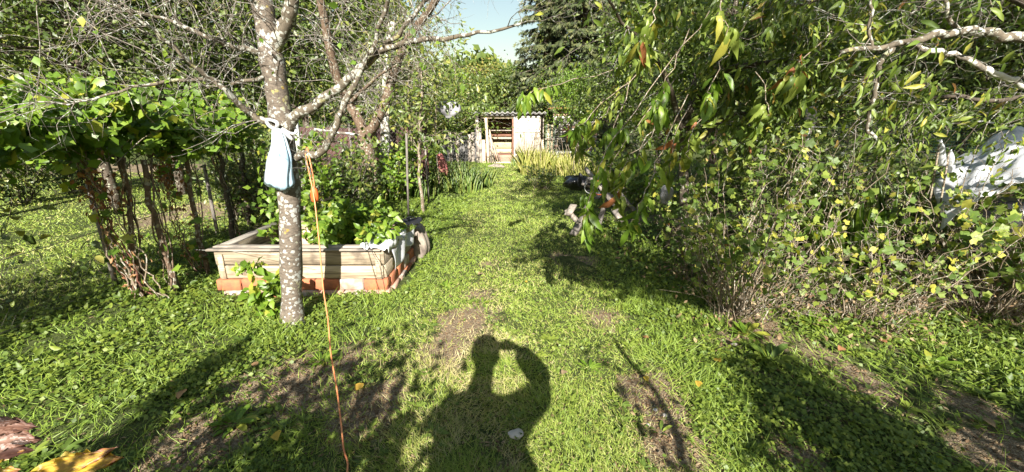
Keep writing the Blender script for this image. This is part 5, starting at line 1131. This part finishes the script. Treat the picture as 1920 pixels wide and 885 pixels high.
# posts, string, net, bottles, sheet
for pa, pt_, Y, r, m_, lab in [((1340, 330), (1350, 122), 6.2, .05, 'brown_bark', 'rough brown post with a pale sawn top behind the peach tree'), ((1505, 350), (1523, 200), 6.0, .085, 'post_grey', 'thick grey post in shade with a broken orange brown top'), ((1513, 350), (1516, 240), 5.9, .02, 'white_paint', 'narrow white stake against the thick grey post'), ((1440, 330), (1436, 250), 5.6, .02, 'post_grey', 'thin stake below the knotted white string')]:
    b_ = at(*pa, Y); b_[2] = -.1; t_ = at(*pt_, Y); mb = MB(); limb(mb, [b_, (b_+t_)/2+rng.normal(0, .01, 3), t_], r, r*.9, 8, .004, rng); o = mb.build('post', m_, None, True); tag(o, lab, 'post')
def line(pts, r, mat, name, lab, cat):
    o = MB().tube(smoothpath([at(*p) for p in pts]), r, 5).build(name, mat, None, True); tag(o, lab, cat)
line([(1340, 232, 6.0), (1420, 236, 5.9), (1520, 238, 5.9), (1620, 240, 5.8)], .004, 'wire_white', 'clothes_line', 'white line stretched between the brown and the thick grey post', 'line')
line([(1450, 238, 5.0), (1465, 262, 4.9), (1478, 270, 4.9)], .010, 'cloth_white', 'white_strip', 'white cloth strip knotted on the line, hanging down to the right', 'strip')
line([(1450, 236, 5.0), (1436, 256, 4.9), (1420, 272, 4.9)], .014, 'film', 'clear_strip', 'clear plastic strip hanging left from the knot on the line', 'strip')
line([(1820, 226, 4.6), (1870, 232, 4.5), (1930, 243, 4.4)], .012, 'wire_white', 'white_rod', 'white rod slanting above the plastic sheet at right', 'rod')
net = thing('green_net', 'dark green garden net strung behind the shrubs at right', 'net', at(1700, 250, 6.2))
mb = MB(); a_, b2_ = at(1560, 232, 6.3), at(1930, 236, 5.4)
for i in range(70):
    p = a_+(b2_-a_)*i/69; mb.tube([p, p+(0, 0, -.5)], .003, 3, False)
for j in range(12): mb.tube(smoothpath([a_-(0, 0, .045*j), (a_+b2_)/2-(0, 0, .045*j+.05), b2_-(0, 0, .045*j)]), .003, 3, False)
mb.build('mesh', 'net_green', net, kind='stuff')
for i, (pb_, pt_, lab) in enumerate([((1784, 330), (1780, 283), 'clear plastic bottle upside down on a stick left of the plastic sheet'), ((1768, 310), (1762, 268), 'smaller clear plastic bottle on a stick, left of the other bottle')]):
    root = thing('stick_bottle', lab, 'bottle', at(*pb_, 3.9)); p0, p1 = at(pb_[0]+3, pb_[1]+40, 3.95), at(*pt_, 3.95)
    MB().tube([(p0[0], p0[1], -.05), p1], .008, 6).build('stick', 'stem', root, True)
    u = np.linspace(0, 1, 9)[:, None]; q0, q1 = at(*pb_, 3.95), p1+(0, 0, .03)
    MB().tube(q0*(1-u)+q1*u, np.array([.028, .032, .030, .033, .030, .032, .026, .014, .012])*.9, 12).build('bottle', 'film', root, True)
def shf(u, v):   # clear sheet stretched over a hoop frame, falling to the left
    ap = np.array([3.66, 3.0, 1.42]); 
    x_ = 3.98+1.25*u; y_ = 3.35+.9*v; z_ = .74+.52*min(1, u*2.0)**.8+.34*v-.30*max(0, .5-v)**1.5*(.3+u)+.05*math.sin(v*11+u*6)*(1-u*.6)+.05*fz(u, v, 41, 1)
    rg_ = abs(fz(u, v, 45, 2.2))+abs(math.sin(u*9+v*14+3*fz(u, v, 47, 1)))*.5
    return (x_+.72*v+.02*math.sin(v*17), y_+.25*(1-u), z_-.07*rg_)
drape('plastic_sheet', shf, 44, 34, 'film', 'clear whitish plastic sheet stretched slanting at the right edge', 'plastic sheet')
fr = thing('sheet_frame', 'stick frame holding up the clear sheet at right', 'frame', (4.2, 3.4, 0))
for x_, y_, h in ((4.6, 3.5, 1.22), (5.2, 3.6, 1.42), (5.1, 4.2, 1.3), (4.2, 4.2, .9)): MB().tube([(x_, y_, -.05), (x_+.02, y_, h)], .013, 6).build('stick', 'stem', fr, True)
MB().tube([(4.1, 3.6, .88), (5.5, 3.75, 1.46)], .011, 6).build('rail', 'stem', fr, True)
bk = thing('dark_barrel', 'dark blue black barrel under the plastic sheet at the right edge', 'barrel', (5.05, 4.0, 0))
u = np.linspace(0, 1, 10); V0 = np.stack([np.full(10, 5.05), np.full(10, 4.0), .85*u], 1); MB().tube(V0, [.27, .29, .3, .305, .31, .305, .3, .3, .29, .27], 22).build('drum', 'black_plastic', bk, True)
for zz in (.28, .56): a = np.linspace(0, 2*PI, 26); MB().tube(np.stack([5.05+.31*np.cos(a), 4.0+.31*np.sin(a), np.full(26, zz)], 1), .012, 5).build('hoop', 'metal_pipe', bk, True)

# ================================================================== CLOSE PLANT at lower left
yp = thing('yellowing_plant', 'large yellow leaves with brown tips of a plant close at the lower left corner', 'plant', (-1.55, .75, 0))
mb = MB(); s0 = np.array([-1.62, .78, 0]); top = at(40, 900, 1.05)
for k_ in range(3): mb.tube(smoothpath([s0+(k_*.02, 0, 0), (s0+top)/2+rng.normal(0, .02, 3), top+(0, 0, -.02+.02*k_)]), .006, 6)
mb.build('stems', 'red_stem', yp, True, kind='stuff')
def bigleaf(pa, pb, wdt, mat, tint, up=(0, -.5, 1), Ya=1.08, Yb=1.12, curve=.18, nu=26, nv=12):
    a = at(*pa, Ya); b_ = at(*pb, Yb); L = np.linalg.norm(b_-a); X_, Y_, Z_ = frames(np.array([b_-a]), np.array([up], float), np.array([L]), np.array([L]))
    sd = rng.uniform(0, 50); V = []; tn = []
    for i in range(nu+1):
        u = i/nu; w_ = wdt*max(0, math.sin(PI*min(1, u**.85*.97+.02)))**.75*(1+.16*math.sin(u*26+sd)+.1*math.sin(u*47+sd))
        for j in range(nv+1):
            s_ = (j/nv*2-1)
            z = -curve*u*u+.16*abs(s_)*wdt*2+.03*math.sin(u*22+abs(s_)*9+sd)*abs(s_)-.10*max(0, u-.7)*abs(s_)+.012*math.sin(abs(s_)*20-u*30)
            V.append((s_*w_+.03*math.sin(u*5+sd), u-.03*abs(s_), z))
    V = np.array(V); V = a+V[:, 0, None]*X_+V[:, 1, None]*Y_+V[:, 2, None]*Z_
    Fc = []
    for i in range(nu):
        for j in range(nv):
            Fc.append((i*(nv+1)+j, i*(nv+1)+j+1, (i+1)*(nv+1)+j+1, (i+1)*(nv+1)+j)); u = i/nu; s_ = abs((j+.5)/nv*2-1)
            vein = -.3 if s_ < .1 or (int((u*1.0-s_*.25)*22) % 3 == 0) else 0
            tn.append(np.clip(tint+vein-.75*max(0, u+s_*.25-.78+.35*(float(vnoise(u*9, s_*6+sd, 1))-.5))*2.4+.12*(rng.rand()-.5), 0, 1))
    return link('leaf', mesh_np('leaf', V-org(yp), np.array(Fc).ravel(), np.full(len(Fc), 4), mat, True, np.array(tn)), yp)
bigleaf((66, 895), (214, 848), .17, 'autumn_leaf', .9); bigleaf((70, 900), (196, 838), .12, 'autumn_leaf', .65, (.3, -.7, .8)); o = bigleaf((80, 915), (176, 876), .24, 'autumn_leaf', .35, (0, -.8, .6)); o['label'] = 'yellow leaf with a reddish brown curled tip'
bigleaf((-40, 880), (34, 842), .14, 'autumn_leaf', .85); bigleaf((-50, 900), (32, 878), .2, 'autumn_leaf', .7)
for k_, (pa, pb_, t_) in enumerate([((-50, 812), (54, 792), .6), ((-50, 835), (62, 820), .9), ((-40, 800), (30, 785), .85), ((-60, 850), (50, 842), .1)]):
    o = bigleaf(pa, pb_, .22, 'brown_leaf', t_, (0, -.6, .8), curve=.3); o['label'] = 'withered brown curled leaf'
o = bigleaf((20, 832), (66, 826), .18, 'brown_leaf', 1.0, (0, -.6, .8)); o['label'] = 'pale pinkish withered tip'

# ================================================================== THE PHOTOGRAPHER, whose shadow falls on the grass
def skinned(name, pts, edges, rad, mat, parent, sub=2, rootv=0):
    me = bpy.data.meshes.new(name); me.from_pydata([tuple(p) for p in pts], edges, []); o = link(name, me, parent); me.materials.append(MATS[mat])
    s_ = o.modifiers.new('skin', 'SKIN'); 
    for i, r in enumerate(rad): me.skin_vertices[0].data[i].radius = (r, r) if not isinstance(r, tuple) else r
    for i in range(len(pts)): me.skin_vertices[0].data[i].use_root = (i == rootv)
    b_ = o.modifiers.new('sub', 'SUBSURF'); b_.levels = 1; b_.render_levels = sub
    return o
per = thing('person', 'person in dark jacket, arms raised, whose shadow falls on the front lawn', 'person', (-.1, -.42, 0))
o3 = np.array([-.1, -.42, 0])
def rel(*p): return np.array(p)-o3
hx, hy, hz_ = -.10, -.26, 1.665
J = dict(pel=(-.10, -.44, .93), waist=(-.10, -.43, 1.10), chest=(-.09, -.41, 1.28), neck=(-.09, -.36, 1.43), head0=(-.10, -.29, 1.56), head1=(-.10, -.26, 1.67), head2=(-.10, -.25, 1.75),
         shR=(.11, -.38, 1.37), elR=(.31, -.26, 1.43), wrR=(.13, -.085, 1.605), shL=(-.29, -.38, 1.36), elL=(-.25, -.30, 1.12), wrL=(-.10, -.10, 1.50),
         hpR=(.0, -.44, .88), knR=(.03, -.40, .48), anR=(.04, -.44, .09), toR=(.07, -.27, .035), hpL=(-.20, -.44, .88), knL=(-.23, -.40, .48), anL=(-.24, -.44, .09), toL=(-.27, -.27, .035))
K = list(J); idx = {k: i for i, k in enumerate(K)}
E = [('pel', 'waist'), ('waist', 'chest'), ('chest', 'neck'), ('neck', 'head0'), ('head0', 'head1'), ('head1', 'head2'), ('chest', 'shR'), ('shR', 'elR'), ('elR', 'wrR'), ('chest', 'shL'), ('shL', 'elL'), ('elL', 'wrL'),
     ('pel', 'hpR'), ('hpR', 'knR'), ('knR', 'anR'), ('anR', 'toR'), ('pel', 'hpL'), ('hpL', 'knL'), ('knL', 'anL'), ('anL', 'toL')]
Rr = dict(pel=(.15, .11), waist=(.14, .10), chest=(.16, .115), neck=.055, head0=.07, head1=.095, head2=.075, shR=.065, elR=.046, wrR=.028, shL=.065, elL=.046, wrL=.028, hpR=.085, knR=.06, anR=.042, toR=.035, hpL=.085, knL=.06, anL=.042, toL=.035)
# hands: palm then five fingers each, closed round the phone
pts = [rel(*J[k]) for k in K]; rad = [Rr[k] for k in K]; edges = [(idx[a], idx[b_]) for a, b_ in E]
for sd, w_ in ((1, 'wrR'), (-1, 'wrL')):
    wv = np.array(J[w_]); palm = wv+np.array([-sd*.035, .03, -.002+.0]); pi_ = len(pts); pts.append(palm-o3); rad.append((.034, .02)); edges.append((idx[w_], pi_))
    for f_ in range(5):
        off = np.array([-sd*.006, -.004, .03-.018*f_]) if f_ < 4 else np.array([0, -.008, -.03])
        ln = [.9, 1.0, .95, .75, .8][f_]
        k1 = palm+off+np.array([-sd*.028*ln, .012 if f_ < 4 else -.004, .004]); k2 = k1+np.array([-sd*.022*ln, .006 if f_ < 4 else 0, 0]); k3 = k2+np.array([-sd*.016*ln, -.004, 0])
        n0 = len(pts); pts += [k1-o3, k2-o3, k3-o3]; rad += [.0095, .0085, .0075]; edges += [(pi_, n0), (n0, n0+1), (n0+1, n0+2)]
skinned('body', pts, edges, rad, 'skin', per)
def sub_(names, es, sc_, name, mat):
    pts = [rel(*J[k]) for k in names]; skinned(name, pts, [(names.index(a), names.index(b_)) for a, b_ in es], [tuple(np.array(Rr[k] if isinstance(Rr[k], tuple) else (Rr[k],)*2)+sc_) for k in names], mat, per)
sub_(['chest', 'waist', 'pel', 'neck', 'shR', 'elR', 'shL', 'elL'], [('chest', 'waist'), ('waist', 'pel'), ('chest', 'neck'), ('chest', 'shR'), ('shR', 'elR'), ('chest', 'shL'), ('shL', 'elL')], .036, 'jacket', 'coat')
mb = MB(); rs_ = [(1.40, -.10, .13, .09), (1.37, -.10, .17, .11), (1.30, -.10, .21, .13), (1.15, -.08, .265, .14), (1.0, -.05, .315, .15), (.88, .0, .375, .16), (.74, .02, .39, .17)]; V = []
for z_, cx_, a1_, a2_ in rs_: V += [(cx_+a1_*math.cos(t_)*(1+.03*math.sin(5*t_)), -.42+a2_*math.sin(t_), z_) for t_ in np.linspace(0, 2*PI, 25)[:-1]]
mb.add(V, [(j*24+i, j*24+(i+1) % 24, (j+1)*24+(i+1) % 24, (j+1)*24+i) for j in range(6) for i in range(24)]); mb.build('coat', 'coat', per, True)
sub_(['elR', 'wrR'], [('elR', 'wrR')], .048, 'sleeve', 'coat'); sub_(['elL', 'wrL'], [('elL', 'wrL')], .016, 'sleeve', 'coat')
sub_(['pel', 'hpR', 'knR', 'anR', 'hpL', 'knL', 'anL'], [('pel', 'hpR'), ('hpR', 'knR'), ('knR', 'anR'), ('pel', 'hpL'), ('hpL', 'knL'), ('knL', 'anL')], .016, 'trousers', 'trousers')
for nm, cc, s_, m_ in (('hair', (hx, hy-.03, hz_+.04), (.108, .12, .112), 'hair'), ('nose', (hx, hy+.10, hz_-.02), (.014, .02, .022), 'skin'), ('ear', (hx+.09, hy, hz_-.02), (.012, .022, .034), 'skin'), ('ear', (hx-.09, hy, hz_-.02), (.012, .022, .034), 'skin'), ('eye', (hx+.032, hy+.083, hz_+.012), (.012, .012, .01), 'white_paint'), ('eye', (hx-.032, hy+.083, hz_+.012), (.012, .012, .01), 'white_paint'), ('mouth', (hx, hy+.083, hz_-.065), (.024, .01, .006), 'red_cloth')):
    o = rock(nm, Vector(rel(*cc)), s_, m_, 3, None, None, .03, 3, per)
    for p in o.data.polygons: p.use_smooth = True
for x_ in (.055, -.255): 
    MB().box((x_, -.35, .04), (.09, .27, .07)).build('shoe', 'black_plastic', per, bevel=.02)
ph = thing('phone', 'phone held level in front of the photographer\'s face', 'phone', (0, -.02, 1.6)); 
MB().box((-.02, -.03, 1.585), (.155, .008, .074)).build('case', 'black_plastic', ph, bevel=.003); MB().box((-.02, -.0352, 1.585), (.148, .0015, .068)).build('screen', 'black_plastic', ph)
a = np.linspace(0, 2*PI, 13); MB().tube([(0, -.027, 1.6), (0, -.0245, 1.6)], .006, 12).build('lens', 'black_plastic', ph, True)

# ================================================================== GARDEN BEHIND THE STANDING PLACE (only its shade is seen)
def back(name, label, cat, base, H, tr, blobs, ncl, per_, ls, seed, sig=.16, bark='brown_bark'):
    crowntree(name, label, cat, base, H, tr, blobs, ncl, per_, ls, 'hedge_leaf', T_OV4, bark, seed, 'trees behind the photographer', sig)
back('fruit_tree', 'slim tree behind the photographer casting the long stripe of shade at left', 'tree', (-1.86, -1.0, 0), 2.5, .12, [((-1.86, -1.0, 1.75), (.09, .2, .5))], 22, 26, .07, 701, .06)
back('elder_bush', 'rounded bush behind the photographer shading the bare soil at left', 'bush', (-.95, -1.0, 0), 1.95, .05, [((-.95, -1.0, 1.50), (.42, .35, .45)), ((-1.45, -1.3, 1.15), (.3, .3, .45)), ((-.75, -.9, 1.0), (.35, .3, .5)), ((-1.0, -1.0, 1.1), (.5, .3, .4))], 110, 48, .085, 702)
MB_ = MB(); q = limb(MB_, [(.98, -.8, -.1), (1.0, -.8, .7), (.93, -.82, 1.3), (.97, -.8, 1.7), (.90, -.8, 2.1)], .036, .016, 7, .012, rng); tt = []; twigs(MB_, q[3:], 14, .38, .006, rng, 1, .3, 4, tt, .1)
sg_ = thing('young_tree', 'crooked sapling behind the photographer casting thin shade right of the figure', 'tree', (.98, -.8, 0)); MB_.build('trunk', 'brown_bark', sg_, True)
P, D, Nn = leaf_along(tt, 1.2, rng, .03, .3); leafcloud('leaves', P, D, Nn, rng.uniform(.05, .09, len(P)), 'hedge_leaf', T_OV4, sg_, rng=rng)
back('fruit_tree', 'spreading fruit tree behind and right of the photographer', 'tree', (2.1, -1.5, 0), 3.0, .09, [((1.85, -1.6, 1.9), (.30, .5, .6)), ((2.9, -1.4, 1.6), (.5, .5, .45)), ((1.5, -1.2, 1.2), (.18, .4, .3)), ((1.15, -1.6, 3.75), (.72, .5, .5)), ((1.95, -1.5, 1.5), (.28, .5, .7))], 230, 30, .085, 703)
back('hedge_bush', 'tall bush behind and far right of the photographer', 'bush', (4.3, -1.2, 0), 3.2, .08, [((4.3, -1.2, 2.0), (.6, .6, .9)), ((5.6, -.6, 2.2), (.7, .6, 1.0))], 70, 28, .085, 704)
back('hedge_bush', 'unseen tall bush behind and far left of the photographer, its crown shaped to add shade', 'bush', (-4.6, -1.4, 0), 3.1, .08, [((-4.4, -1.4, 2.75), (.9, .5, .32)), ((-5.8, -1.2, 2.5), (1.0, .6, .32)), ((-4.9, -1.4, 1.2), (.7, .5, .5))], 150, 34, .09, 705)  # crown raised and shaped to deepen the shade by the vine row

back('added_shade_tree', 'unseen tall tree added far behind the photographer to dapple the right side', 'tree', (6.5, -7.0, 0), 13.0, .22, [((2.6, -6.5, 9.4), (1.7, 1.2, 1.6)), ((6.4, -6.5, 10.3), (1.9, 1.3, 2.3)), ((9.8, -6.0, 9.4), (2.2, 1.3, 3.2))], 230, 26, .22, 706, .42)  # crown added out of view to shade the right side
